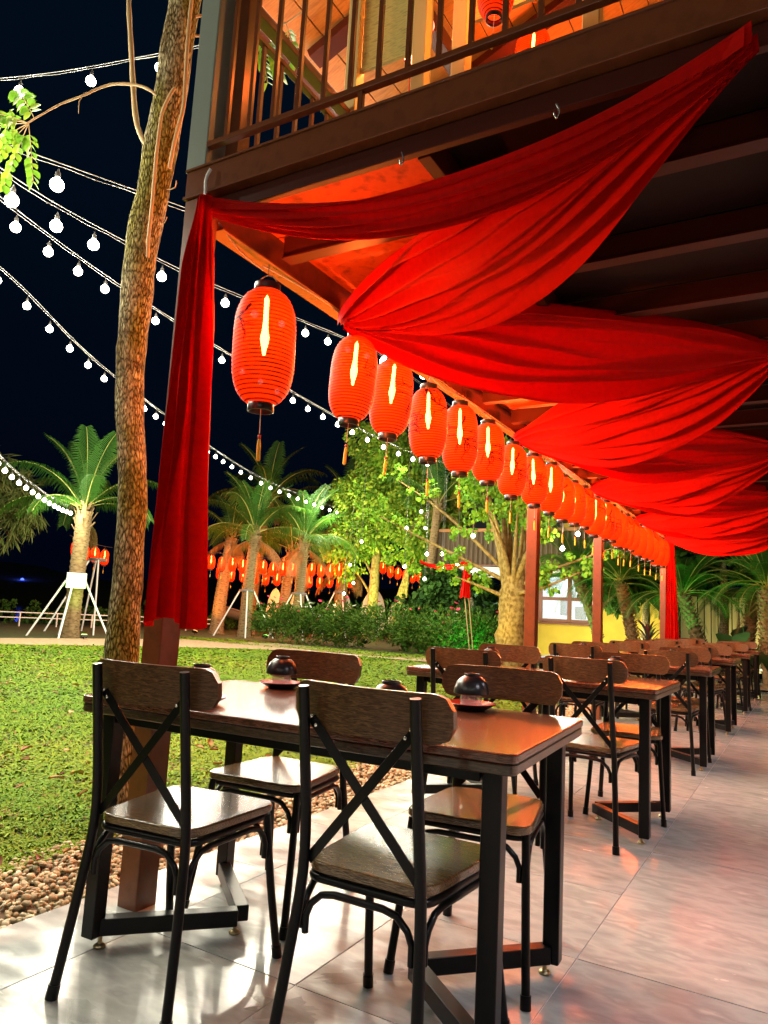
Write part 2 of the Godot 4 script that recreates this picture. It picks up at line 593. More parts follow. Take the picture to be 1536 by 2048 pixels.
# ---------------------------------------------------------------- ground, floor, path
func ground() -> void:
	var g := MB.new()
	g.face([Vector3(-90, -0.06, 60), Vector3(60, -0.06, 60), Vector3(60, -0.06, -90), Vector3(-90, -0.06, -90)], Vector3.UP)
	var gm := mat(lin(0.05, 0.062, 0.014), 0.95)
	gm.albedo_texture = ntex(0.02, [Color(0.5, 0.4, 0.3), Color(0.9, 0.95, 0.8), Color(0.7, 0.8, 0.5)], 5, 71, 512)
	tri_planar(gm, Vector3(0.7, 0.7, 0.7))
	struct("ground", g, gm)
	# lawn soil, gently uneven
	var lawn := MB.new()
	var ln := noise(0.25, 3, 72)
	var pts := PackedVector3Array()
	var rows := 46
	var cols := 40
	for i in rows:
		for j in cols:
			var x := -2.74 - 22.0 * pow(float(j) / (cols - 1), 1.3)
			var z := 4.0 - 30.0 * float(i) / (rows - 1)
			pts.append(Vector3(x, lawn_y(x, z, ln), z))
	lawn.sheet(rows, cols, pts)
	struct("lawn", lawn, gm)
	# terrace slab with its tiles
	var slab := MB.new()
	slab.box(Vector3(0.4, -0.058, -7.5), Vector3(5.27, 0.11, 20.0), Basis(), 0.006)
	var floor_ := struct("terrace_floor", slab, M.grout)
	var xs := [-2.235, -1.895, -1.275, -0.655, -0.035, 0.585, 1.205, 1.825]
	var meshes := {}
	for i in xs.size() - 1:
		for k in 25:
			var w: float = xs[i + 1] - xs[i] - 0.003
			var key := "%.3f" % w
			if not meshes.has(key):
				var t := MB.new()
				t.box(Vector3.ZERO, Vector3(w, 0.012, 0.657), Basis(), 0.0008)
				meshes[key] = t.mesh()
			var o := inst("tile", meshes[key], M["tile%d" % ((i * 3 + k * 7 + (i * k) % 3) % 4)], floor_)
			o.position = Vector3((xs[i] + xs[i + 1]) / 2.0, -0.006 + 0.0006 * sin(i * 5.0 + k * 3.0), -0.17 - 0.66 * k)
	# sandy path beyond the lawn
	var path := MB.new()
	var near := [Vector2(-11.5, 6), Vector2(-12.8, -2), Vector2(-13.6, -8.7), Vector2(-12.16, -12.0), Vector2(-11.0, -13.6), Vector2(-8.3, -14.3), Vector2(-5, -14.6), Vector2(0, -14.9)]
	var far := [Vector2(-14.0, 6), Vector2(-15.0, -2), Vector2(-15.5, -9.5), Vector2(-14.6, -14.6), Vector2(-12.4, -16.3), Vector2(-8.6, -15.9), Vector2(-5, -16.0), Vector2(0, -16.3)]
	var pp := PackedVector3Array()
	for i in near.size():
		for j in 5:
			var q: Vector2 = near[i].lerp(far[i], j / 4.0)
			pp.append(Vector3(q.x, 0.035, q.y))
	path.sheet(near.size(), 5, pp)
	var sand := mat(lin(0.42, 0.30, 0.17), 0.95)
	sand.albedo_texture = ntex(0.03, [Color(0.75, 0.7, 0.65), Color(1, 1, 1), Color(0.88, 0.85, 0.8)], 5, 73, 256)
	tri_planar(sand, Vector3(0.8, 0.8, 0.8))
	struct("path", path, sand)
	# dark water of the lake far behind the garden
	var w := MB.new()
	w.face([Vector3(-88, -0.03, 40), Vector3(-25.5, -0.03, 40), Vector3(-25.5, -0.03, -88), Vector3(-88, -0.03, -88)], Vector3.UP)
	struct("water", w, M.water)
	grass(ln)
	gravel()
	# a few wet patches left on the tiles
	var wet := mat(Color(0.75, 0.78, 0.76, 0.10), 0.01)
	wet.transparency = BaseMaterial3D.TRANSPARENCY_ALPHA
	var wn := noise(1.3, 3, 77)
	for e in [[Vector3(-1.14, 0.0022, -1.98), 0.13, 0.045, 0.75, "small wet patch on the tiles right of the second chair's rear leg"], [Vector3(-1.22, 0.0022, -1.70), 0.10, 0.06, 0.3, "wet patch on the tiles between the two nearest chairs"], [Vector3(-1.75, 0.0022, -1.33), 0.16, 0.07, 0.2, "wet patch on the tiles at the nearest chair's left rear foot"]]:
		var b := MB.new()
		var m := b.vert(Vector3.ZERO, Vector3.UP)
		var n := 40
		for k in n:
			var a := TAU * k / n
			var r := 1.0 + 0.75 * wn.get_noise_2d(cos(a) * 1.3 + e[1] * 40.0, sin(a) * 1.3)
			b.vert(Vector3(cos(a) * e[1] * r, 0, sin(a) * e[2] * r), Vector3.UP)
		for k in n:
			b.tri(m, 1 + k, 1 + (k + 1) % n)
		var o := part("puddle", b, wet)
		o.position = e[0]
		o.rotation.y = e[3]
		tag(o, e[4], "puddle", "wet patches on the floor")

func lawn_y(x: float, z: float, ln: FastNoiseLite) -> float:
	var d := clampf((-2.74 - x) / 0.5, 0.0, 1.0)
	return -0.03 + 0.045 * d + 0.02 * d * ln.get_noise_2d(x, z)

func path_gap(x: float, z: float) -> bool:   # true where the sand lies
	var a := [Vector2(6, -11.5), Vector2(-2, -12.8), Vector2(-8.7, -13.6), Vector2(-12.0, -12.16), Vector2(-13.6, -11.0), Vector2(-14.3, -8.3), Vector2(-14.6, -5.0)]
	for i in a.size() - 1:
		if z <= a[i].x and z >= a[i + 1].x:
			return x < lerpf(a[i].y, a[i + 1].y, (z - a[i].x) / (a[i + 1].x - a[i].x)) - 0.05
	return z < -14.4 and x > -5.2

func grass(ln: FastNoiseLite) -> void:
	var tufts := []
	for k in 4:
		var b := MB.new()
		for j in 9:
			var a := rnd(0, TAU)
			var dir := Vector3(cos(a), 0, sin(a))
			var sd := Vector3(-dir.z, 0, dir.x)
			var l := rnd(0.028, 0.06)
			var w := rnd(0.0035, 0.0075)
			var o := dir * rnd(0, 0.018)
			var up := rnd(0.35, 1.1)
			var p1 := o + (dir + Vector3.UP * up).normalized() * l * 0.55
			var p2 := p1 + (dir + Vector3.UP * (up - 0.9)).normalized() * l * 0.6
			b.tint = Color(1, 1, 1).lerp(Color(1.5, 1.25, 0.6), rnd(0, 0.5))
			var nn := (Vector3.UP + dir * -0.4).normalized()
			var i0 := b.vert(o - sd * w * 0.5, nn)
			var i1 := b.vert(o + sd * w * 0.5, nn)
			var i2 := b.vert(p1 + sd * w, nn)
			var i3 := b.vert(p1 - sd * w, nn)
			var i4 := b.vert(p2, nn)
			b.quad(i0, i1, i2, i3)
			b.tri(i3, i2, i4)
		tufts.append(b.mesh())
	var xf := [[], [], [], []]
	var cs := [[], [], [], []]
	var patch := noise(0.35, 3, 75)
	for band in [[0.0, 3.2, 2300, 0.8], [3.2, 6.5, 820, 1.2], [6.5, 11.0, 240, 2.0], [11.0, 20.0, 90, 3.2]]:
		var tries := int(band[2] * (PI * (band[1] * band[1] - band[0] * band[0])) * 0.2)
		for i in tries:
			var a := rnd(0.0, TAU * 0.2)
			var r := sqrt(rnd(band[0] * band[0], band[1] * band[1]))
			var dir := 0.08 + a                      # from straight ahead round to the left
			var x := -2.0 - r * sin(dir) * 1.05
			var z := -0.9 - r * cos(dir) * 1.02 + 1.2
			if x > -2.72 + 0.06 * sin(z * 3.0) or path_gap(x, z) or z < -16.4:
				continue
			var k := rng.randi() % 4
			var s: float = band[3] * rnd(0.7, 1.25)
			var t := patch.get_noise_2d(x, z) * 0.5 + 0.5
			var y := lawn_y(x, z, ln)
			xf[k].append(Transform3D(Basis(Vector3.UP, rnd(0, TAU)).scaled(Vector3(s, s * rnd(0.7, 1.1) / sqrt(band[3]), s)), Vector3(x, y - 0.004, z)))
			var c := Color(0.085, 0.22, 0.007).lerp(Color(0.22, 0.29, 0.010), clampf(t + rnd(-0.25, 0.25), 0, 1))
			if rng.randf() < 0.05:
				c = Color(0.20, 0.13, 0.04)
			cs[k].append(c)
	for k in 4:
		swarm("grass", tufts[k], M.grass, xf[k], cs[k]).set_meta("label", "short broad-bladed lawn grass between the terrace and the sandy path")

func pebble(seed_: int) -> ArrayMesh:
	var b := MB.new()
	var nz := noise(0.9, 2, seed_)
	var rows := 7
	var cols := 9
	var first := 0
	for i in rows:
		for j in cols + 1:
			var th := PI * i / (rows - 1)
			var ph := TAU * (j % cols) / cols
			var d := Vector3(sin(th) * cos(ph), cos(th), sin(th) * sin(ph))
			var r := 1.0 + 0.45 * nz.get_noise_3d(d.x, d.y, d.z)
			b.vert(d * r * Vector3(1, 0.55, 0.8), (d * Vector3(0.8, 1.5, 1.0)).normalized())
	for i in rows - 1:
		for j in cols:
			var k := first + i * (cols + 1) + j
			b.quad(k, k + 1, k + cols + 2, k + cols + 1)
	return b.mesh()

func gravel() -> void:
	var bed := MB.new()
	bed.face([Vector3(-2.84, -0.04, 3), Vector3(-2.232, -0.04, 3), Vector3(-2.232, -0.04, -15), Vector3(-2.84, -0.04, -15)], Vector3.UP)
	var soil := mat(lin(0.10, 0.07, 0.04), 0.95)
	var o := struct("gravel_strip", bed, soil)
	var shapes := []
	for k in 5:
		shapes.append(pebble(100 + k))
	var tones := [lin(0.38, 0.32, 0.18), lin(0.46, 0.39, 0.23), lin(0.26, 0.21, 0.12), lin(0.58, 0.52, 0.36), lin(0.32, 0.24, 0.12)]
	var pm := []
	for t in tones:
		pm.append(mat(t, 0.75))
	for i in 300:
		var z := -0.95 - 2.0 * pow(rng.randf(), 1.2)
		var p := inst("pebble", shapes[i % 5], pm[rng.randi() % 5], o)
		var s := rnd(0.010, 0.018)
		p.transform = Transform3D(Basis.from_euler(Vector3(rnd(-0.5, 0.5), rnd(0, TAU), rnd(-0.5, 0.5))).scaled(Vector3(s, s, s)), Vector3(rnd(-2.80, -2.25), -0.022 + rnd(0, 0.012), z))
	var xf := []
	var cs := []
	for i in 12500:
		var z := 0.5 - 13.0 * pow(rng.randf(), 1.7)
		var s := rnd(0.008, 0.016) * (1.0 + 0.05 * absf(z))
		xf.append(Transform3D(Basis.from_euler(Vector3(rnd(-0.6, 0.6), rnd(0, TAU), rnd(-0.6, 0.6))).scaled(Vector3(s, s, s)), Vector3(rnd(-2.84, -2.245), -0.03 + rnd(0, 0.012), z)))
		cs.append(tones[rng.randi() % 5].srgb_to_linear())
	var gm := mat(Color.WHITE, 0.75)
	gm.vertex_color_use_as_albedo = true
	swarm("gravel", shapes[1], gm, xf, cs, o)
	# dry leaves lying on gravel and lawn
	var leafs := []
	for k in 3:
		leafs.append(dry_leaf(k))
	var lm := [mat(lin(0.22, 0.10, 0.035), 0.7), mat(lin(0.32, 0.19, 0.06), 0.7), mat(lin(0.16, 0.055, 0.03), 0.7)]
	for i in 46:
		var z := rnd(-3.4, -0.9)
		var x := rnd(-2.82, -2.35)
		var y := 0.0
		if i > 26:
			z = rnd(-5.0, -1.2)
			x = rnd(-4.8, -2.8)
			y = 0.045
		var l := inst("fallen_leaf", leafs[i % 3], lm[rng.randi() % 3])
		tag(l, "curled dry brown leaf lying on the gravel strip or at the lawn's near edge", "leaf", "dry leaves fallen on gravel and lawn")
		var s := rnd(0.022, 0.045)
		l.transform = Transform3D(Basis.from_euler(Vector3(rnd(-0.4, 0.4), rnd(0, TAU), rnd(-0.4, 0.4))).scaled(Vector3(s, s, s)), Vector3(x, y + 0.006, z))
	var lx := []
	var lc := []
	for i in 190:
		var r := 2.0 + 10.0 * rng.randf()
		var a := rnd(0.2, 1.3)
		var x := -2.4 - r * sin(a)
		var z := -0.6 - r * cos(a)
		if x > -2.8 or path_gap(x, z):
			continue
		var s := rnd(0.025, 0.05)
		lx.append(Transform3D(Basis.from_euler(Vector3(rnd(-0.4, 0.4), rnd(0, TAU), rnd(-0.4, 0.4))).scaled(Vector3(s, s, s)), Vector3(x, 0.06, z)))
		lc.append([Color(0.26, 0.13, 0.04), Color(0.36, 0.24, 0.08), Color(0.42, 0.33, 0.15)][rng.randi() % 3])
	var dm := mat(Color.WHITE, 0.7)
	dm.vertex_color_use_as_albedo = true
	swarm("fallen_leaves", leafs[0], dm, lx, lc).set_meta("label", "small dry leaves strewn over the lawn")

func dry_leaf(k: int) -> ArrayMesh:
	var b := MB.new()
	var pts := PackedVector3Array()
	for i in 7:
		for j in 5:
			var u := i / 6.0
			var w := 0.55 * sin(PI * pow(u, 0.8)) + 0.02
			var s := (j - 2) / 2.0
			pts.append(Vector3(s * w, 0.28 * s * s * (1 + k * 0.4) + 0.25 * sin(u * 3.0 + k), (u - 0.5) * 2.0))
	b.sheet(7, 5, pts)
	return b.mesh()

# ---------------------------------------------------------------- the pavilion
func pavilion() -> void:
	var p := thing("pavilion", "open-sided two-storey pavilion with brown steel posts, beams and an upstairs balcony", "pavilion", Vector3(-2.05, 0, -1.93))
	var off := -p.position
	var add := func(called: String, b: MB, m: Material, parent: Node3D) -> MeshInstance3D:
		for i in b.v.size():
			b.v[i] += off
		return part(called, b, m, parent)
	# posts
	for z in [-1.93, -6.1, -8.42, -12.85]:
		var b := MB.new()
		b.box(Vector3(-2.048, 1.31 if z > -2 else 1.27, z), Vector3(0.096, 2.64 if z > -2 else 2.56, 0.096), Basis(), 0.006)
		add.call("post", b, M.post_brown, p)
	# front fascia beam: a channel whose flanges stand proud
	var f := MB.new()
	f.box(Vector3(0.2, 2.695, -1.905), Vector3(4.60, 0.118, 0.045), Basis(), 0.003)
	f.box(Vector3(0.2, 2.638, -1.91), Vector3(4.60, 0.012, 0.075), Basis(), 0.002)
	f.box(Vector3(0.2, 2.756, -1.905), Vector3(4.60, 0.010, 0.062), Basis(), 0.002)
	add.call("front_beam", f, M.brown, p)
	var lip := MB.new()
	lip.box(Vector3(0.2, 2.596, -1.93), Vector3(4.40, 0.07, 0.03), Basis(), 0.003)
	add.call("inner_lip", lip, M.joist, p)
	# eave beam on the garden side
	var e := MB.new()
	e.box(Vector3(-2.035, 2.625, -7.43), Vector3(0.05, 0.17, 10.9), Basis(), 0.004)
	e.box(Vector3(-2.015, 2.537, -7.43), Vector3(0.085, 0.010, 10.9), Basis(), 0.002)
	add.call("eave_beam", e, M.brown, p)
	# inner beam on the right
	var r := MB.new()
	r.box(Vector3(0.02, 2.60, -7.43), Vector3(0.09, 0.19, 10.9), Basis(), 0.004)
	add.call("inner_beam", r, M.joist, p)
	var mb := MB.new()
	mb.box(Vector3(-1.08, 2.635, -7.43), Vector3(0.05, 0.105, 10.9), Basis(), 0.004)
	add.call("middle_beam", mb, M.joist, p)
	# joists and ceiling panels between them
	for k in 19:
		var z := -2.36 - 0.575 * k
		var j := MB.new()
		j.box(Vector3(-0.99, 2.624, z), Vector3(1.93, 0.10, 0.05), Basis(), 0.003)
		j.box(Vector3(-0.99, 2.571, z), Vector3(1.93, 0.008, 0.07), Basis(), 0.002)
		add.call("joist", j, M.joist, p)
		var j2 := MB.new()
		j2.box(Vector3(1.53, 2.62, z), Vector3(2.92, 0.10, 0.05), Basis(), 0.003)
		add.call("joist", j2, M.joist, p)
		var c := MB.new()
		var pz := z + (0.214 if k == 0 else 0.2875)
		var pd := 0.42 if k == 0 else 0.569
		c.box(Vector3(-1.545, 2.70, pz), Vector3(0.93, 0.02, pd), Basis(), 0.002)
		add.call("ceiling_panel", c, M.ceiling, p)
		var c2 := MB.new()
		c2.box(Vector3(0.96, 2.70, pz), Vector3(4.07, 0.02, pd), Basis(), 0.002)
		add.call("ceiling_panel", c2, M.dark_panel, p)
	# unseen wall to the right, added so that light bounces back
	var w := MB.new()
	w.box(Vector3(3.06, 1.35, -7.4), Vector3(0.12, 2.72, 11.4), Basis(), 0.01)
	add.call("unseen_bounce_wall", w, M.wall, p)  # plaster surface out of view, returns light to the terrace
	# upper corner post and white downpipe on the right
	var g := MB.new()
	g.box(Vector3(-2.066, 4.05, -1.945), Vector3(0.108, 2.58, 0.108), Basis(), 0.006)
	add.call("upper_corner_post", g, M.green_post, p)
	var dpz := MB.new()
	dpz.tube([Vector3(0.035, 0.0, -1.62), Vector3(0.035, 5.2, -1.62)], 0.03, 16)
	add.call("downpipe", dpz, M.white_paint, p)
	# upper floor deck
	var d := MB.new()
	d.box(Vector3(0.5, 2.737, -7.45), Vector3(5.0, 0.05, 10.78), Basis(), 0.003)
	add.call("upper_deck", d, M.joist, p)
	# balcony railing at the front
	var rl := MB.new()
	rl.box(Vector3(0.2, 2.853, -1.90), Vector3(4.42, 0.024, 0.03), Basis(), 0.003)
	var rail: MeshInstance3D = add.call("front_railing", rl, M.brown, p)
	var tr := MB.new()
	tr.box(Vector3(0.2, 3.62, -1.90), Vector3(4.42, 0.035, 0.05), Basis(), 0.004)
	add.call("handrail", tr, M.brown, rail)
	for k in 37:
		var x := -1.92 + 0.115 * k
		var b := MB.new()
		if k % 9 == 5:
			b.box(Vector3(x + 0.05, 2.80, -1.90), Vector3(0.02, 0.10, 0.02), Basis(), 0.002)
			add.call("rail_foot", b, M.brown, rail)
			b = MB.new()
		b.box(Vector3(x, 3.235, -1.90), Vector3(0.017, 0.735, 0.017), Basis(), 0.002)
		add.call("baluster", b, M.brown, rail)
	# and along the garden side
	var sr := MB.new()
	sr.box(Vector3(-2.02, 2.853, -7.2), Vector3(0.03, 0.024, 10.4), Basis(), 0.003)
	var srail: MeshInstance3D = add.call("side_railing", sr, M.brown, p)
	var st := MB.new()
	st.box(Vector3(-2.02, 3.62, -7.2), Vector3(0.06, 0.035, 10.4), Basis(), 0.004)
	st.box(Vector3(-2.02, 3.52, -7.2), Vector3(0.03, 0.024, 10.4), Basis(), 0.003)
	add.call("handrail", st, M.brown, srail)
	for k in 84:
		var b := MB.new()
		b.box(Vector3(-2.02, 3.185, -2.06 - 0.122 * k), Vector3(0.017, 0.65, 0.017), Basis(), 0.0)
		add.call("baluster", b, M.brown, srail)
	# brown panel post just inside the corner
	var ip := MB.new()
	ip.box(Vector3(-1.975, 4.0, -2.02), Vector3(0.07, 2.46, 0.07), Basis(), 0.004)
	add.call("inner_corner_post", ip, M.brown, p)
	# timber posts of the upper room, with rolled-down bamboo blinds between
	for e2 in [[-2.0, -2.86], [-1.60, -2.86], [-1.38, -2.86], [-0.75, -2.86], [-0.1, -2.86], [1.0, -2.86], [-2.0, -5.3], [-2.0, -8.0], [-2.0, -12.0]]:
		var b := MB.new()
		b.box(Vector3(e2[0], 3.92, e2[1]), Vector3(0.075, 2.31, 0.075), Basis(), 0.004)
		add.call("timber_post", b, M.olive_post, p)
	for e3 in [[-1.96, -1.64, 3.88], [-1.33, -0.79, 3.92], [-0.71, -0.14, 4.1]]:
		var b := MB.new()
		var y: float = e3[2]
		b.box(Vector3((e3[0] + e3[1]) / 2.0, y - 0.012, -2.86), Vector3(e3[1] - e3[0], 0.024, 0.024), Basis(), 0.004)
		var blind: MeshInstance3D = add.call("bamboo_blind", b, M.blind, p)
		while y < 5.1:
			var s := MB.new()
			s.box(Vector3((e3[0] + e3[1]) / 2.0, y + 0.024, -2.86), Vector3(e3[1] - e3[0], 0.046, 0.008), Basis(Vector3.RIGHT, 0.12), 0.002)
			add.call("slat", s, M.blind, blind)
			y += 0.05
	# roof: planked ceiling rising inwards, rafters, ridge side
	var a := Vector3(-2.75, 4.62, 0)
	var z0 := -1.2
	var z1 := -13.2
	var slope := Vector3(1, 0.42, 0).normalized()
	var nrm := Vector3(-0.42, 1, 0).normalized()
	for k in 26:
		var b := MB.new()
		var q := a + slope * (0.09 + 0.17 * k)
		b.box(q + Vector3(0, 0, (z0 + z1) / 2.0), Vector3(0.164, 0.02, z0 - z1), Basis(slope, nrm, Vector3.BACK), 0.003)
		add.call("ceiling_plank", b, M.plank, p)
	for k in 13:
		var b := MB.new()
		var z := z0 - 0.35 - 0.9 * k
		b.bar(a + slope * 0.05 - nrm * 0.075 + Vector3(0, 0, z), a + slope * 4.35 - nrm * 0.075 + Vector3(0, 0, z), 0.06, 0.12, Vector3.BACK)
		add.call("rafter", b, M.joist, p)
	var rf := MB.new()
	rf.box(a + slope * 2.2 + nrm * 0.06 + Vector3(0, 0, (z0 + z1) / 2.0), Vector3(4.7, 0.06, z0 - z1 + 0.2), Basis(slope, nrm, Vector3.BACK), 0.01)
	add.call("roof", rf, M.joist, p)
	var pl := MB.new()
	pl.box(Vector3(-2.0, 4.80, -7.2), Vector3(0.09, 0.12, 11.4), Basis(), 0.004)
	pl.box(Vector3(-0.4, 5.06, -2.86), Vector3(3.3, 0.12, 0.09), Basis(), 0.004)
	add.call("wall_plate", pl, M.joist, p)
	# white cable tie and hook at the corner
	var ct := MB.new()
	ct.tube(curve([Vector3(-1.955, 2.72, -1.868), Vector3(-1.968, 2.68, -1.862), Vector3(-1.962, 2.61, -1.86), Vector3(-1.955, 2.57, -1.86)], 10), 0.006, 8)
	add.call("white_tie", ct, M.white_paint, p)
	for x in [-1.12, -0.6]:
		var hk := MB.new()
		hk.tube(curve([Vector3(x, 2.565, -1.90), Vector3(x + 0.008, 2.54, -1.90), Vector3(x, 2.52, -1.90), Vector3(x - 0.008, 2.54, -1.90)], 10), 0.003, 6)
		add.call("hook", hk, M.screw, p)
	# power cable looping along the eave
	var wp := [Vector3(-1.99, 2.56, -1.97), Vector3(-1.985, 2.50, -2.10), Vector3(-1.985, 2.485, -2.25)]
	var cb := MB.new()
	cb.tube(curve(wp, 14), 0.004, 6)
	var cp := []
	for k in 40:
		cp.append(Vector3(-1.985, 2.505 + 0.028 * absf(sin(k * 0.9)), -2.25 - 0.26 * k))
	cb.tube(curve(cp, 160), 0.004, 5)
	add.call("cable", cb, M.wire, p)

# ---------------------------------------------------------------- red cloth
func swag(from: Vector3, to: Vector3, wide: float, sag: float, tilt: float, seed_: int, lean := 0.0, skew := 1.0) -> MB:
	# a length of cloth gathered at both ends and spread between them; tilt drops its far edge
	var b := MB.new()
	var rows := 72
	var cols := 56
	var nz := noise(1.2, 2, seed_)
	var side := Vector3.UP.cross(to - from).normalized()
	if side.z > 0.0:
		side = -side          # towards the far end
	var thin := minf(1.0, wide / 0.24)
	var pts := PackedVector3Array()
	for i in rows:
		var u := float(i) / (rows - 1)
		var open := pow(sin(PI * pow(clampf(u, 0.0, 1.0), skew)), 0.85 + 1.2 * (1.0 - skew))
		var w := 0.035 + (wide - 0.035) * open
		for j in cols:
			var t := 2.0 * j / (cols - 1) - 1.0
			var c := from.lerp(to, u)
			c.y -= sag * 4.0 * u * (1.0 - u) * (1.0 - 0.25 * t * t + 0.55 * tilt * t)
			var p := c + side * (t * w + lean * open)
			# gathers that run along the length, deep near the ties
			var g := 0.020 * (1.0 - open) + 0.030 * thin * pow(1.0 - open, 0.5) * open + 0.0035
			p.y += g * (cos(t * 17.0 + 0.9 * sin(u * 3.0 + seed_)) + 0.6 * cos(t * 29.0 + seed_ * 1.7 + u))
			p += side * 0.12 * g * sin(t * 13.0 + seed_)
			# soft long creases that fan from the ties
			var fan := nz.get_noise_2d(t * 2.6 + seed_ * 7.0, u * 0.9)
			p.y += thin * open * (0.095 * fan + 0.010 * nz.get_noise_2d(t * 7.0 + 40.0, u * 2.6 + seed_))
			p.y -= thin * tilt * 0.13 * open * t
			# rolled edges
			p.y -= thin * 0.035 * open * smoothstep(0.86, 1.0, absf(t))
			pts.append(p)
	b.sheet(rows, cols, pts)
	return b

func hanging(top: Vector3, bottom: Vector3, w0: float, w1: float, depth: float, waves: int, seed_: int, dir := Vector3.RIGHT) -> MB:
	# a bundle of cloth that hangs in pleats
	var b := MB.new()
	var rows := 60
	var cols := 120
	var nz := noise(1.0, 2, seed_)
	var nn := dir.cross(Vector3.UP).normalized()
	var pts := PackedVector3Array()
	for i in rows:
		var u := float(i) / (rows - 1)
		var w := lerpf(w0, w1, pow(u, 0.95))
		var k := 0.25 + 0.75 * smoothstep(0.0, 0.2, u)
		for j in cols:
			var t := float(j) / (cols - 1)
			var c := top.lerp(bottom, u)
			var ph := t * TAU * waves + 0.7 * nz.get_noise_2d(t * 3.0, u * 1.2) * 4.0
			var amp := depth * k * (0.55 + 0.45 * nz.get_noise_2d(t * 4.0 + 20.0, u * 0.6 + 3.0))
			var hem := 0.018 * sin(t * 9.0 + seed_) * smoothstep(0.8, 1.0, u)
			# the cloth wraps round the post from the left face to the right one
			var arc := (t - 0.5) * 2.2
			var x := sin(arc) / sin(1.1) * 0.5 * w
			var out := (cos(arc) - cos(1.1)) * 0.55 * w
			pts.append(c + dir * (x + 0.32 * amp * cos(ph)) + nn * (out + 0.012 + amp * sin(ph)) + Vector3(0, hem, 0))
	b.sheet(rows, cols, pts)
	return b

func curtains() -> void:
	# the curtain tied at the corner post
	var hang := hanging(Vector3(-1.938, 2.585, -1.855), Vector3(-1.886, 0.985, -1.845), 0.06, 0.25, 0.055, 4, 3)
	tag(part("red_curtain", hang, M.cloth), "long red curtain gathered at the near corner post, hem at table height", "curtain")
	var h2 := hanging(Vector3(-1.93, 2.50, -12.84), Vector3(-1.90, 0.55, -12.80), 0.10, 0.24, 0.03, 6, 5)
	tag(part("red_curtain", h2, M.cloth), "red curtain hanging beside the farthest post of the terrace", "curtain")
	# the cloth that zigzags between the eave and the inner beam
	var ez := [-1.90, -2.87, -5.41, -7.8, -10.25, -12.6]
	var rz := [-1.86, -4.22, -6.55, -8.95, -11.35]
	var first := swag(Vector3(-1.955, 2.572, -1.868), Vector3(-0.085, 2.555, -1.87), 0.06, 0.21, 0.3, 1, 0.10)
	tag(part("red_swag", first, M.cloth), "narrow red swag running along the front beam from the corner post", "drape", "red cloth swags under the ceiling")
	for k in 5:
		var a := Vector3(-0.085, 2.545, rz[k])
		var e := Vector3(-1.975, 2.50, ez[k + 1])
		if k > 0:
			pass
		var s := swag(e, a, 0.29 if k == 0 else 0.23, 0.05 if k == 0 else 0.16, 0.3 if k == 0 else 0.9, 10 + k, 0.15 if k == 0 else -0.02, 0.66 if k == 0 else 1.0)
		tag(part("red_swag", s, M.cloth), "%s broad red swag from the front, sloping from inner beam out to the lantern eave" % ORD[k], "drape", "red cloth swags under the ceiling")
		if k + 1 < rz.size():
			var n := Vector3(-0.085, 2.545, rz[k + 1])
			var s2 := swag(e, n, 0.21, 0.09, 1.0, 30 + k, -0.01)
			tag(part("red_swag", s2, M.cloth), "%s broad red swag from the front, sloping from lantern eave in to the inner beam" % ORD[k], "drape", "red cloth swags under the ceiling")
	# clips that pin the first sheets to the joists
	for e in [[Vector3(-1.208, 2.545, -2.30)], [Vector3(-1.163, 2.49, -2.93)]]:
		var c := MB.new()
		c.box(Vector3.ZERO, Vector3(0.014, 0.03, 0.01), Basis(Vector3.BACK, 0.4), 0.002)
		c.tube([Vector3(0, 0.012, 0), Vector3(0.003, 0.035, 0)], 0.002, 5)
		var o := part("clip", c, M.white_paint)
		o.position = e[0]
		tag(o, "small white clip pinning the %s edge of the first broad red sheet" % ("near" if e[0].z > -2.5 else "far"), "clip")

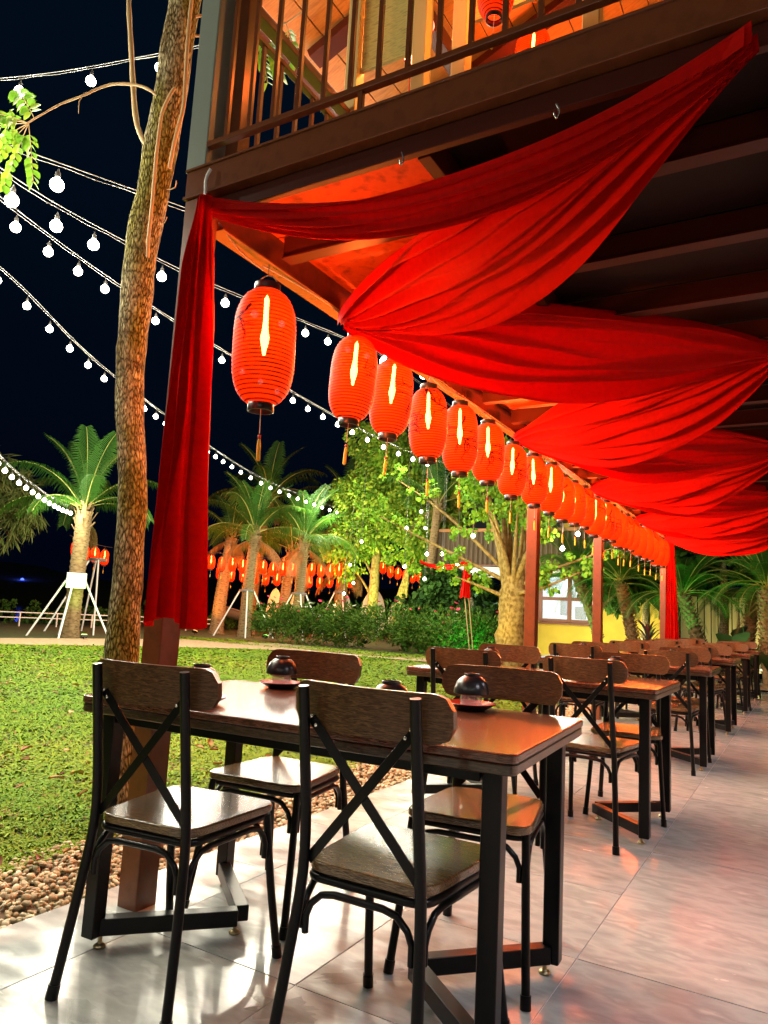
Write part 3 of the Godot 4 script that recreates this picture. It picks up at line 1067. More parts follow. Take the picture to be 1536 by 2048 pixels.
# ---------------------------------------------------------------- tables and chairs
func make_table() -> Node3D:
	# origin on the floor at the centre; long axis along x
	var t := thing("dining_table", "", "table", Vector3.ZERO, 0.0, "dining tables in a row on the terrace")
	var b := MB.new()
	b.plate(round_rect([Vector2(-0.705, -0.395), Vector2(0.70, -0.395), Vector2(0.70, 0.395), Vector2(-0.705, 0.395)], 0.035), 0.728, 0.752, 0.005)
	part("tabletop", b, M.table_wood, t)
	var e := MB.new()
	e.plate(round_rect([Vector2(-0.702, -0.392), Vector2(0.697, -0.392), Vector2(0.697, 0.392), Vector2(-0.702, 0.392)], 0.033), 0.702, 0.7275, 0.004)
	part("edge_band", e, M.edge_wood, t)
	var fr := MB.new()
	for s in [-1, 1]:
		fr.box(Vector3(0, 0.682, s * 0.30), Vector3(1.18, 0.036, 0.03), Basis(), 0.003)
		fr.box(Vector3(s * 0.60, 0.682, 0), Vector3(0.03, 0.036, 0.56), Basis(), 0.003)
	part("under_frame", fr, M.metal, t)
	for s in [-1.0, 1.0]:
		for q in [-1.0, 1.0]:
			var l := MB.new()
			l.box(Vector3(s * 0.628, 0.366, q * 0.315), Vector3(0.05, 0.668, 0.05), Basis(), 0.004)
			var leg := part("leg", l, M.metal, t)
			var fb := MB.new()
			fb.lathe([Vector2(0.0, 0.0), Vector2(0.018, 0.0), Vector2(0.019, 0.006), Vector2(0.012, 0.012), Vector2(0.007, 0.014), Vector2(0.007, 0.034)], 14, Vector3(s * 0.61, 0, q * 0.30))
			part("levelling_foot", fb, M.brass, leg)
			var bb := MB.new()
			bb.bar(Vector3(s * 0.618, 0.06, q * 0.298), Vector3(s * 0.315, 0.06, q * 0.012), 0.045, 0.05, Vector3.UP, 0.003)
			part("base_bar", bb, M.metal, t)
		var ft := MB.new()
		ft.lathe([Vector2(0.0, 0.0), Vector2(0.018, 0.0), Vector2(0.019, 0.006), Vector2(0.012, 0.012), Vector2(0.007, 0.014), Vector2(0.007, 0.034)], 14, Vector3(s * 0.33, 0, 0))
		part("levelling_foot", ft, M.brass, t)
	return t

func make_chair() -> Node3D:
	# origin on the floor below the seat; the sitter looks towards -z
	var t := thing("cross_back_chair", "", "chair", Vector3.ZERO, 0.0, "cross-back chairs at the terrace tables")
	var seat := MB.new()
	seat.plate(round_rect([Vector2(-0.165, 0.195), Vector2(0.165, 0.195), Vector2(0.20, -0.195), Vector2(-0.20, -0.195)], 0.065, 8), 0.436, 0.462, 0.006)
	part("seat", seat, M.seat_wood, t)
	# backrest: a board bent round the sitter
	var bk := MB.new()
	var cols := 28
	var hw := 0.215
	var fs := []
	for face in 2:
		var f := bk.v.size()
		fs.append(f)
		for i in cols + 1:
			var s := -1.0 + 2.0 * i / cols
			var endcap := clampf((1.0 - absf(s)) * hw / 0.045, 0.0, 1.0)
			var hh := 0.056 * (0.35 + 0.65 * sqrt(1.0 - pow(1.0 - endcap, 2.0)))
			var z := 0.232 - 0.042 * s * s + (-0.009 if face == 0 else 0.009)
			var nn := Vector3(0.36 * s, 0, 1.0).normalized() * (-1.0 if face == 0 else 1.0)
			for k in 3:
				var y := 0.828 + (k - 1) * hh
				bk.vert(Vector3(s * hw, y, z + (y - 0.828) * 0.12), nn)
		for i in cols:
			for k in 2:
				bk.quad(f + i * 3 + k, f + i * 3 + k + 1, f + i * 3 + k + 4, f + i * 3 + k + 3)
	for k in [0, 2]:
		for i in cols:
			var nn := Vector3(0, 1 if k == 2 else -1, 0)
			var p := []
			for q in [fs[0] + i * 3 + k, fs[0] + (i + 1) * 3 + k, fs[1] + (i + 1) * 3 + k, fs[1] + i * 3 + k]:
				p.append(bk.v[q])
			bk.face(p, nn)
	for i in [0, cols]:
		var p := []
		for q in [fs[0] + i * 3, fs[0] + i * 3 + 2, fs[1] + i * 3 + 2, fs[1] + i * 3]:
			p.append(bk.v[q])
		bk.face(p, Vector3(-1 if i == 0 else 1, 0, 0))
	part("backrest", bk, M.chair_wood, t)
	for s in [-1.0, 1.0]:
		var l := MB.new()
		l.tube(curve([Vector3(s * 0.187, 0.004, 0.262), Vector3(s * 0.170, 0.25, 0.225), Vector3(s * 0.158, 0.42, 0.205), Vector3(s * 0.152, 0.55, 0.213), Vector3(s * 0.150, 0.875, 0.262)], 18), 0.0135, 12)
		var leg := part("rear_leg", l, M.metal, t)
		var fc := MB.new()
		fc.tube([Vector3(s * 0.1872, 0.0, 0.2625), Vector3(s * 0.1850, 0.035, 0.2575)], 0.0165, 12)
		part("foot_cap", fc, M.metal, leg)
		var fl := MB.new()
		fl.tube(curve([Vector3(s * 0.205, 0.004, -0.232), Vector3(s * 0.190, 0.22, -0.190), Vector3(s * 0.178, 0.43, -0.158)], 10), 0.0125, 12)
		var fleg := part("front_leg", fl, M.metal, t)
		var f2 := MB.new()
		f2.tube([Vector3(s * 0.2052, 0.0, -0.2325), Vector3(s * 0.2030, 0.035, -0.2255)], 0.0155, 12)
		part("foot_cap", f2, M.metal, fleg)
		# flat crossing strap
		var st := MB.new()
		var zz: float = 0.002 * s
		st.bar(Vector3(s * 0.140, 0.80, 0.236 + zz), Vector3(-s * 0.148, 0.465, 0.196 + zz), 0.024, 0.004, Vector3(0, 0.12, 1), 0.0008)
		var strap := part("cross_strap", st, M.metal, t)
		for q in [[0.134, 0.805], [0.120, 0.785]]:
			var sc := MB.new()
			var zc := 0.2405 + 0.005
			sc.lathe([Vector2(0.0045, 0), Vector2(0.004, 0.002), Vector2(0.0, 0.0025)], 10, Vector3(s * q[0], q[1], zc), Basis(Vector3.RIGHT, PI / 2))
			part("screw", sc, M.screw, strap)
	# rail under the seat and the bent braces
	var rl := MB.new()
	var ring := round_rect([Vector2(-0.158, 0.185), Vector2(0.158, 0.185), Vector2(0.178, -0.165), Vector2(-0.178, -0.165)], 0.05, 6)
	var pts := []
	for q in ring:
		pts.append(Vector3(q.x, 0.424, q.y))
	pts.append(pts[0])
	rl.tube(pts, 0.0105, 8, false)
	part("seat_rail", rl, M.metal, t)
	var ends := [Vector3(-0.160, 0, 0.205), Vector3(0.160, 0, 0.205), Vector3(0.184, 0, -0.172), Vector3(-0.184, 0, -0.172)]
	for k in 4:
		var a: Vector3 = ends[k]
		var c: Vector3 = ends[(k + 1) % 4]
		var d := (c - a).normalized()
		a += d * 0.020
		c -= d * 0.020
		var up := Vector3.UP
		var path := [a + up * 0.305, a + up * 0.345, a + d * 0.012 + up * 0.372, a + d * 0.040 + up * 0.397, a + d * 0.075 + up * 0.404]
		path += [c - d * 0.075 + up * 0.404, c - d * 0.040 + up * 0.397, c - d * 0.012 + up * 0.372, c + up * 0.345, c + up * 0.305]
		var br := MB.new()
		br.tube(path, 0.0085, 8)
		part("brace", br, M.metal, t)
	return t

func make_setting() -> Array:
	# plate with an upturned glass and an upturned bowl over it
	var pl := thing("plate", "", "plate", Vector3.ZERO, 0.0, "plates laid on the terrace tables")
	var b := MB.new()
	b.lathe([Vector2(0.0, 0.006), Vector2(0.044, 0.006), Vector2(0.050, 0.009), Vector2(0.080, 0.022), Vector2(0.082, 0.0235), Vector2(0.083, 0.022)], 40)
	part("dish", b, M.lacquer_red, pl)
	var u := MB.new()
	u.lathe([Vector2(0.083, 0.0215), Vector2(0.080, 0.0190), Vector2(0.052, 0.004), Vector2(0.046, 0.0), Vector2(0.0, 0.0)], 40)
	part("underside", u, M.bowl_black, pl)
	for k in 14:
		pass
	var gl := thing("drinking_glass", "", "glass", Vector3.ZERO, 0.0, "glasses upturned on the plates")
	var g := MB.new()
	g.lathe([Vector2(0.037, 0.0), Vector2(0.0375, 0.001), Vector2(0.033, 0.091), Vector2(0.031, 0.095), Vector2(0.0, 0.095)], 28)
	g.lathe([Vector2(0.0355, 0.0), Vector2(0.031, 0.085), Vector2(0.0, 0.086)], 28)
	part("tumbler", g, M.glass, gl)
	var bw := thing("bowl", "", "bowl", Vector3.ZERO, 0.0, "black bowls upturned over the glasses")
	var o := MB.new()
	o.lathe([Vector2(0.058, 0.0), Vector2(0.0595, 0.002), Vector2(0.058, 0.018), Vector2(0.050, 0.039), Vector2(0.036, 0.053), Vector2(0.026, 0.058)], 36)
	part("outside", o, M.bowl_black, bw)
	var i := MB.new()
	i.lathe([Vector2(0.058, 0.0), Vector2(0.055, 0.016), Vector2(0.047, 0.035), Vector2(0.030, 0.049), Vector2(0.0, 0.051)], 36)
	part("inside", i, M.lacquer_red, bw)
	var f := MB.new()
	f.lathe([Vector2(0.026, 0.057), Vector2(0.0265, 0.064), Vector2(0.0255, 0.066), Vector2(0.0235, 0.065), Vector2(0.023, 0.058), Vector2(0.0, 0.058)], 30)
	part("foot_ring", f, M.bowl_black, bw)
	return [pl, gl, bw]

func tables() -> void:
	var t0 := make_table()
	var c0 := make_chair()
	var s0 := make_setting()
	var spots := [[-1.300, -1.985, 0.062], [-1.335, -4.21, 0.0], [-1.325, -6.46, 0.012], [-1.335, -8.75, -0.01], [-1.33, -11.05, 0.0], [-1.33, -13.3, 0.01]]
	var first := true
	for k in spots.size():
		var row: String = ORD[k] + " table from the front"
		var t: Node3D = t0 if k == 0 else dup(t0, "")
		t.position = Vector3(spots[k][0], 0, spots[k][1])
		t.rotation.y = spots[k][2]
		t.set_meta("label", "dark wood table on black V-footed legs, the %s" % row)
		var at := Transform3D(Basis(Vector3.UP, spots[k][2]), t.position)
		var chairs := [[-0.315, 0.30, 0.06, "camera side, left"], [0.385, 0.30, -0.05, "camera side, right"], [-0.385, -0.28, PI + 0.02, "far side, left"], [0.40, -0.285, PI + 0.05, "far side, right"]]
		for c in chairs:
			var ch: Node3D = c0 if first else dup(c0, "")
			first = false
			var jig := 0.0 if k == 0 else rnd(-0.07, 0.07)
			ch.position = at * Vector3(c[0] + jig * 0.6, 0, c[1] + jig * 0.5 * signf(c[1]))
			ch.rotation.y = spots[k][2] + c[2] + jig * 1.5
			ch.set_meta("label", "crossed-back chair, %s of the %s" % [c[3], row])
		var places := [[-0.33, 0.27, "near left"], [0.285, 0.20, "near right"], [-0.42, -0.30, "far left"], [0.345, -0.30, "far right"]]
		for q in places:
			var j := Vector3(rnd(-0.02, 0.02), 0, rnd(-0.02, 0.02)) if k > 0 else Vector3.ZERO
			var p := at * (Vector3(q[0], 0.7525, q[1]) + j)
			var what := ["red and black plate", "clear glass upturned on its plate", "black bowl upturned over a glass"]
			for i in 3:
				var o: Node3D = s0[i]
				if k > 0 or q[2] != "near left":
					o = dup(s0[i], "")
				o.position = p + Vector3(0, [0.0, 0.0065, 0.052][i], 0)
				o.rotation.y = rnd(0, TAU)
				o.set_meta("label", "%s, %s place of the %s" % [what[i], q[2], row])

# ---------------------------------------------------------------- lanterns
func shell_texture(dye := Color(1, 1, 1)) -> ImageTexture:
	var w := 512
	var h := 512
	var im := Image.create(w, h, false, Image.FORMAT_RGB8)
	im.fill(dye)
	# wire ribs wound round the paper
	for y in h:
		var d := absf(fposmod(y / 512.0 * 30.0, 1.0) - 0.5) * 2.0
		var k := 1.0 - 0.72 * smoothstep(0.5, 0.92, d)
		for x in w:
			var f := 0.94 + 0.06 * sin(x * 0.9 + y * 0.35)
			im.set_pixel(x, y, Color(dye.r * k * f, dye.g * k * f, dye.b * k * f))
	# two flowering branches printed in dark ink
	var r := RandomNumberGenerator.new()
	r.seed = 5
	for side in 2:
		var todo := [[Vector2(150 + 256 * side, 400), Vector2(0.15, -1.0), 5.5, 150]]
		while todo.size():
			var s = todo.pop_back()
			var p: Vector2 = s[0]
			var d: Vector2 = s[1]
			for i in int(s[3]):
				d = d.rotated(r.randf_range(-0.16, 0.16)).normalized()
				p += d * 1.6
				var rad: float = s[2] * (1.0 - 0.7 * i / s[3])
				for dx in range(-6, 7):
					for dy in range(-6, 7):
						if dx * dx + dy * dy < rad * rad:
							im.set_pixel(posmod(int(p.x) + dx, w), clampi(int(p.y) + dy, 0, h - 1), Color(0.05, 0.01, 0.005))
				if s[2] > 2.2 and r.randf() < 0.07:
					todo.append([p, d.rotated(r.randf_range(0.5, 1.1) * (1 if r.randf() < 0.5 else -1)), s[2] * 0.6, s[3] * 0.5])
	return ImageTexture.create_from_image(im)

func make_lantern(big: bool) -> Node3D:
	# origin in the middle of the shell
	var t := thing("red_lantern", "", "lantern", Vector3.ZERO, 0.0, "red paper lanterns in a row under the eave beam")
	var R := 0.125 if big else 0.118
	var H := 0.245 if big else 0.222
	var ribs := 30
	var prof := []
	for i in ribs * 3 + 1:
		var y := -1.0 + 2.0 * i / (ribs * 3.0)
		var r := R * pow(maxf(0.0, 1.0 - pow(absf(y), 3.4)), 1.0 / 2.3)
		r = maxf(r, 0.047)
		r += 0.0016 * (1.0 - absf(sin(PI * i / 3.0)))
		prof.append(Vector2(r, y * H))
	var b := MB.new()
	b.lathe(prof, 48)
	part("shell", b, M.shell, t)
	for s in [-1.0, 1.0]:
		var c := MB.new()
		c.lathe([Vector2(0.040, -0.014 * s), Vector2(0.052, -0.014 * s), Vector2(0.053, 0.020 * s), Vector2(0.046, 0.021 * s), Vector2(0.045, -0.010 * s)] if s > 0 else [Vector2(0.045, 0.010), Vector2(0.046, -0.021), Vector2(0.053, -0.020), Vector2(0.052, 0.014), Vector2(0.040, 0.014)], 32, Vector3(0, s * H, 0))
		part("top_ring" if s > 0 else "bottom_ring", c, M.bowl_black, t)
	var hg := MB.new()
	hg.tube(curve([Vector3(-0.05, H + 0.01, 0), Vector3(-0.03, H + 0.045, 0), Vector3(0, H + 0.062, 0), Vector3(0.03, H + 0.045, 0), Vector3(0.05, H + 0.01, 0)], 12), 0.0022, 6)
	hg.tube([Vector3(0, H + 0.062, 0), Vector3(0, H + 0.11, 0)], 0.0018, 5)
	part("hanger", hg, M.dark_wire, t)
	# bulb drawn long: its glowing neck stands for the streak of light
	var lamp := MB.new()
	lamp.lathe([Vector2(0.0, -0.035), Vector2(0.006, -0.03), Vector2(0.010, -0.005), Vector2(0.017, 0.025), Vector2(0.018, 0.045), Vector2(0.013, 0.07), Vector2(0.0105, 0.10), Vector2(0.0095, H - 0.04), Vector2(0.0, H - 0.02)], 14)
	var lm := part("bulb", lamp, M.filament, t)
	omni(lm, Vector3(0, 0.05, 0), Color(1.0, 0.37, 0.12), 1.0, 0.02)
	var ts := MB.new()
	ts.tube([Vector3(0, -H + 0.03, 0), Vector3(0.001, -H - 0.11, 0)], 0.0016, 6)
	var tassel := part("tassel_cord", ts, M.cord, t)
	var kn := MB.new()
	kn.lathe([Vector2(0, -0.115), Vector2(0.006, -0.118), Vector2(0.007, -0.128), Vector2(0.004, -0.134)], 12, Vector3(0.001, -H, 0))
	part("knot", kn, M.lacquer_red, tassel)
	var tf := MB.new()
	tf.lathe([Vector2(0, -0.130), Vector2(0.005, -0.134), Vector2(0.008, -0.155), Vector2(0.0085, -0.215), Vector2(0.005, -0.222), Vector2(0, -0.22)], 12, Vector3(0.001, -H, 0))
	part("tassel", tf, M.tassel, tassel)
	return t

func lanterns() -> void:
	M.shell = mat(lin(0.78, 0.010, 0.003), 0.55, 0.0, 0.15)
	M.shell.albedo_texture = shell_texture()
	M.shell.backlight_enabled = true
	M.shell.backlight = lin(0.11, 0.20, 0.005)
	M.shell.emission_enabled = true
	M.shell.emission = Color.WHITE
	M.shell.emission_operator = BaseMaterial3D.EMISSION_OP_MULTIPLY
	M.shell.emission_texture = shell_texture(Color(1.0, 0.17, 0.02))
	M.shell.emission_energy_multiplier = 0.55
	M.shell.transparency = BaseMaterial3D.TRANSPARENCY_ALPHA
	M.shell.albedo_color = lin(0.80, 0.042, 0.002, 0.95)
	M.shell.cull_mode = BaseMaterial3D.CULL_DISABLED
	var l1 := make_lantern(true)
	l1.position = Vector3(-1.872, 2.092, -2.165)
	l1.rotation = Vector3(0.02, 0.4, 0.015)
	l1.set_meta("label", "largest and nearest red paper lantern, hanging beside the red curtain")
	var l2 := make_lantern(false)
	var zs := [-3.0, -3.40, -3.865, -4.34, -4.84, -5.355, -5.88, -6.36, -6.74, -7.14, -7.52, -7.98, -8.44, -8.80, -9.17, -9.55, -9.92, -10.4, -10.9, -11.4, -11.87, -12.3]
	for k in zs.size():
		var o: Node3D = l2 if k == 0 else dup(l2, "")
		o.position = Vector3(-1.985, 2.235 + 0.018 * sin(k * 2.1), zs[k])
		o.rotation = Vector3(rnd(-0.05, 0.05), rnd(0, TAU), rnd(-0.05, 0.05))
		o.scale = Vector3(1, rnd(0.96, 1.03), 1) * rnd(0.97, 1.03)
		o.set_meta("label", "red paper lantern under the eave beam, %s in the row from the front" % ORD[k + 1])
	# three lanterns upstairs
	var up := [[Vector3(-1.15, 3.90, -2.72), "round red lantern upstairs with its lit bottom opening showing"], [Vector3(-1.52, 4.82, -4.25), "red lantern upstairs, just above the balcony floor edge"]]
	for e in up:
		var o := dup(l2, e[1])
		o.position = e[0]
		o.set_meta("group", "lanterns in the upstairs room")
		(o.get_node("bulb/light") as OmniLight3D).light_energy = 0.3
		if e[0].z > -3.0:
			o.scale = Vector3.ONE * 0.72
	var fan := thing("fan_lantern", "pale pink fluted lantern with red ribs hanging below the bamboo blind", "lantern", Vector3(-1.80, 4.16, -3.1))
	var f := MB.new()
	var pf := []
	for i in 8:
		pf.append(Vector2(0.035 + 0.085 * pow(i / 7.0, 0.8), -0.10 + 0.2 * i / 7.0))
	f.lathe(pf, 40)
	var pink := glow(Color(1.0, 0.62, 0.55), 1.4)
	part("shade", f, pink, fan)
	for k in 12:
		var rb := MB.new()
		var line := []
		for q in pf:
			line.append(Vector3(cos(TAU * k / 12) * (q.x + 0.002), q.y, sin(TAU * k / 12) * (q.x + 0.002)))
		rb.tube(line, 0.003, 5)
		part("rib", rb, M.lacquer_red, fan)
	var bl := MB.new()
	bl.lathe([Vector2(0, -0.03), Vector2(0.02, -0.01), Vector2(0.02, 0.02), Vector2(0, 0.03)], 12)
	var bm := part("bulb", bl, M.filament, fan)
	omni(bm, Vector3.ZERO, Color(1.0, 0.5, 0.2), 0.7)
	var tc := MB.new()
	tc.tube([Vector3(0, -0.10, 0), Vector3(0, -0.30, 0)], 0.002, 6)
	tc.lathe([Vector2(0, -0.16), Vector2(0.008, -0.168), Vector2(0, -0.176)], 10)
	tc.lathe([Vector2(0, -0.2), Vector2(0.006, -0.21), Vector2(0.007, -0.3), Vector2(0, -0.3)], 10)
	part("tassel", tc, M.lacquer_red, fan)
	# lanterns out of view behind the balcony edge, placed to light the planking
	for x in [-1.0, 0.4, 1.8]:
		for z in [-4.6, -7.5]:
			var o := dup(l2, "red lantern deeper in the upstairs room, out of sight behind the balcony floor")
			o.position = Vector3(x, 4.6, z)
			o.set_meta("label", "unseen red lantern deep in the upstairs room, %s %s" % ["left" if x < 0.0 else "middle" if x < 1.0 else "right", "front" if z > -6.0 else "back"])
			(o.get_node("bulb/light") as OmniLight3D).light_energy = 0.55
			o.set_meta("group", "lanterns in the upstairs room")
	# rows of lanterns strung between the palms across the garden
	far_row(Vector3(-16.6, 2.35, -17.2), Vector3(-14.2, 2.45, -21.6), 0.10, 14, "near row of red lanterns strung between the palms", "near lantern row across the garden")
	far_row(Vector3(-18.3, 2.15, -19.4), Vector3(-15.6, 2.2, -24.6), 0.15, 13, "far row of red lanterns strung between the palms", "far lantern row across the garden")
	far_row(Vector3(-14.5, 2.85, -24.6), Vector3(-13.2, 2.7, -27.2), 0.25, 8, "row of red lanterns between the twin-trunked tree and the striped palm", "lantern row right of the twin-trunked tree")
	far_row(Vector3(-19.3, 2.50, -14.2), Vector3(-18.6, 2.25, -15.1), 0.05, 4, "row of four red lanterns right of the floodlit palm", "lanterns beside the floodlit palm")

func far_row(a: Vector3, b: Vector3, sag: float, n: int, label: String, group: String) -> void:
	var l0: Node3D = get_node("red_lantern_001")
	for k in n:
		var t := (k + 0.5) / n
		var o := dup(l0, "red lantern, %s from left, %s" % [ORD[k], label.trim_prefix("row of four red lanterns ").replace("row of red lanterns strung", "row strung").replace("row of red lanterns", "row")])
		o.set_meta("group", group)
		o.scale = Vector3.ONE * 1.08
		o.position = a.lerp(b, t) - Vector3(0, sag * 4 * t * (1 - t) + 0.02 * sin(k * 2.3), 0)
		o.rotation = Vector3(0, rnd(0, TAU), 0)
	var w := MB.new()
	var line := []
	for k in 25:
		var t := k / 24.0
		line.append(a.lerp(b, lerpf(-0.05, 1.05, t)) + Vector3(0, 0.345 - sag * 4 * t * (1 - t), 0))
	w.tube(line, 0.008, 5)
	tag(part("lantern_cable", w, M.dark_wire), "cable carrying the %s" % label, "cable")

# ---------------------------------------------------------------- bulbs on strings
var bulb_mesh: ArrayMesh
var socket_mesh: ArrayMesh

func bulb(parent: Node3D, at: Vector3, power: float, col := Color(1.0, 0.97, 0.87)) -> void:
	if bulb_mesh == null:
		var b := MB.new()
		var pf := []
		for i in 11:
			var a := -PI / 2 + PI * 0.86 * i / 10.0
			pf.append(Vector2(cos(a) * 0.043, sin(a) * 0.043))
		pf.append(Vector2(0.014, 0.050))
		b.lathe(pf, 18)
		bulb_mesh = b.mesh()
		var s := MB.new()
		s.lathe([Vector2(0.013, 0.047), Vector2(0.016, 0.049), Vector2(0.016, 0.082), Vector2(0.008, 0.088), Vector2(0.004, 0.11), Vector2(0, 0.11)], 12)
		socket_mesh = s.mesh()
	var o := inst("bulb", bulb_mesh, M.bulb, parent)
	o.position = at
	var k := inst("socket", socket_mesh, M.dark_wire, o)
	k.position = Vector3.ZERO
	omni(o, Vector3.ZERO, col, power, 0.03)

func string_line(label: String, pts: Array, gap: float, power: float, drop := 0.13, start := 0.3, spare := 0.0) -> void:
	var t := thing("light_string", label, "string lights", pts[0], 0.0, "strings of bulbs over the garden")
	var line := curve(pts, 60)
	for i in line.size():
		line[i] -= pts[0]
	var w := MB.new()
	w.tube(line, 0.0032, 6)
	var second := []
	for i in line.size():
		second.append(line[i] + Vector3(0.004, -0.022 - 0.012 * absf(sin(i * 1.3)), 0.006))
	w.tube(second, 0.0022, 5)
	part("cable", w, M.wire, t)
	var run := -start
	var left := 0.0
	for i in range(1, line.size()):
		left += line[i].distance_to(line[i - 1])
	for i in range(1, line.size()):
		var seg: float = line[i].distance_to(line[i - 1])
		left -= seg
		while run + seg >= 0.0 and left >= spare:
			var p: Vector3 = line[i - 1].lerp(line[i], clampf(-run / seg, 0, 1))
			bulb(t, p + Vector3(rnd(-0.01, 0.01), -drop - 0.03, 0), power)
			run -= gap
		run += seg

func light_strings() -> void:
	string_line("highest bulb string, passing behind the trunk and the balcony railing", [Vector3(-8.6, 5.5, 0.5), Vector3(-7.6, 5.35, -2.2), Vector3(-6.06, 5.55, -3.22), Vector3(-4.9, 5.96, -4.0), Vector3(-3.53, 6.12, -4.47), Vector3(-2.4, 6.2, -4.9), Vector3(-1.0, 5.55, -5.4)], 0.62, 1.2, 0.12, 3.1, 1.6)
	string_line("second bulb string down from the top, ending at the corner post", [Vector3(-3.7, 3.9, 3.2), Vector3(-5.0, 3.72, -0.4), Vector3(-4.2, 3.78, -2.28), Vector3(-3.97, 3.80, -2.83), Vector3(-3.69, 3.86, -3.65), Vector3(-2.9, 3.9, -5.6), Vector3(-2.07, 3.62, -7.0)], 0.52, 0.55, 0.12, 4.2, 1.6)
	string_line("third bulb string, passing behind the nearest lantern", [Vector3(-3.5, 3.9, 3.2), Vector3(-3.6, 3.5, -0.8), Vector3(-4.33, 3.7, -2.38), Vector3(-5.0, 4.1, -3.85), Vector3(-5.38, 4.42, -5.35), Vector3(-5.57, 4.87, -8.04), Vector3(-5.6, 5.0, -9.5), Vector3(-5.5, 4.7, -14.3)], 0.55, 1.3, 0.13, 4.3, 4.9)
	string_line("fourth bulb string, running on below the second lantern to the twin-trunked tree", [Vector3(-3.8, 4.1, 3.2), Vector3(-5.0, 4.2, -1.6), Vector3(-5.64, 4.26, -3.13), Vector3(-6.57, 4.53, -5.09), Vector3(-7.21, 4.69, -7.47), Vector3(-7.74, 4.75, -11.06), Vector3(-7.6, 4.64, -13.4), Vector3(-7.22, 4.58, -15.0), Vector3(-6.2, 4.2, -14.9)], 0.55, 2.0, 0.13, 5.2, 1.1)
	string_line("long low bulb string from the trunk across the palms", [Vector3(-8.5, 5.2, 0.5), Vector3(-7.2, 4.72, -2.6), Vector3(-7.66, 4.63, -4.35), Vector3(-9.1, 4.46, -7.04), Vector3(-12.17, 4.66, -12.77), Vector3(-13.08, 4.52, -16.06), Vector3(-13.85, 4.50, -20.52)], 0.58, 2.0, 0.14, 3.5)
	string_line("bulb string sloping down to the floodlit palm on the left", [Vector3(-8.6, 4.9, 0.5), Vector3(-9.8, 3.9, -5.2), Vector3(-11.83, 3.36, -7.14), Vector3(-14.2, 3.18, -9.8), Vector3(-16.1, 3.26, -11.85)], 0.46, 1.5, 0.14, 6.0)
	# two strings out of view, placed to light front beam, post and floor
	string_line("unseen bulb string over the near lawn, lighting the terrace from the left", [Vector3(-2.6, 3.6, 3.0), Vector3(-4.2, 3.4, 1.2), Vector3(-6.2, 3.6, -0.6)], 0.55, 0.25)
	string_line("unseen bulb string behind the viewer, lighting the terrace front", [Vector3(-4.2, 3.9, 3.4), Vector3(-1.0, 3.6, 3.2), Vector3(2.6, 3.9, 3.6)], 0.8, 0.4)
	for e in [[Vector3(-3.65, 0, 3.25), 4.3, "wooden mast on the lawn behind the viewer"], [Vector3(-8.6, 0, 0.5), 5.7, "wooden mast on the lawn left of the picture"]]:
		var t := thing("light_mast", e[2], "mast", e[0], 0.0, "masts carrying the bulb strings")
		var b := MB.new()
		b.tube([Vector3(0, -0.1, 0), Vector3(0, e[1], 0)], [0.07, 0.05], 14)
		part("pole", b, M.boat_wood, t)
	# single bulbs on long wires among the trees
	var pend := [[Vector3(-9.12, 3.85, -17.58), 1.0], [Vector3(-9.48, 3.38, -17.45), 0.8], [Vector3(-9.02, 3.41, -17.7), 0.9], [Vector3(-5.88, 2.7, -13.7), 1.1], [Vector3(-11.62, 3.13, -18.57), 0.9], [Vector3(-8.09, 2.53, -16.01), 1.4], [Vector3(-7.76, 2.55, -16.18), 1.4], [Vector3(-7.3, 2.14, -15.31), 1.6], [Vector3(-7.0, 2.25, -15.45), 1.3], [Vector3(-9.53, 2.32, -17.54), 1.2], [Vector3(-12.99, 2.53, -20.13), 1.0], [Vector3(-12.88, 1.94, -20.23), 1.0], [Vector3(-13.13, 1.58, -20.08), 1.3], [Vector3(-9.04, 2.01, -17.82), 1.2], [Vector3(-3.65, 2.69, -13.42), 1.7], [Vector3(-3.92, 2.41, -13.37), 1.7], [Vector3(-2.91, 3.07, -4.85), 0.7], [Vector3(-2.86, 3.15, -5.45), 0.9]]
	var where := ["upper right of the twin-trunked tree", "middle of the twin-trunked tree, left of a pair", "middle of the twin-trunked tree, right of a pair", "in front of the corrugated balcony wall", "on the left trunk of the twin-trunked tree", "above the flower bed, left of a close pair", "above the flower bed, right of a close pair", "left of the red cloth banner", "above the red cloth banner", "low between trunk and banner", "beside the far lanterns, highest of three", "beside the far lanterns, middle of three", "beside the far lanterns, lowest of three", "among the right lantern row", "right of the second post, upper", "right of the second post, lower", "between third and fourth lantern", "above the fifth lantern"]
	for k in pend.size():
		var p: Vector3 = pend[k][0]
		var t := thing("hanging_bulb", "white bulb on a long wire, %s" % where[k], "light bulb", p, 0.0, "single bulbs hung among the trees")
		bulb(t, Vector3.ZERO, pend[k][1])
		var w := MB.new()
		w.tube([Vector3(0, 0.1, 0), Vector3(0.01, 2.2 if k < 14 else 1.0, 0)], 0.004, 5)
		part("wire", w, M.wire, t)
	# unseen downlights out of view on the right, placed to light the floor
	for z in [0.6, -1.6, -4.2, -7.0, -10.0]:
		var t := thing("unseen_downlight", "unseen white downlight lighting the floor at the right, %s from the front" % ORD[[0.6, -1.6, -4.2, -7.0, -10.0].find(z)], "lamp", Vector3(1.15, 2.55, z), 0.0, "unseen downlights lighting the floor")
		var b := MB.new()
		b.lathe([Vector2(0.0, 0.0), Vector2(0.07, 0.0), Vector2(0.07, 0.02), Vector2(0.075, 0.02), Vector2(0.08, 0.14 if z < 0 else 0.9), Vector2(0.0, 0.14)], 24)
		part("housing", b, M.white_paint, t)
		var g := MB.new()
		g.lathe([Vector2(0.0, -0.004), Vector2(0.06, -0.004), Vector2(0.06, -0.002)], 24)
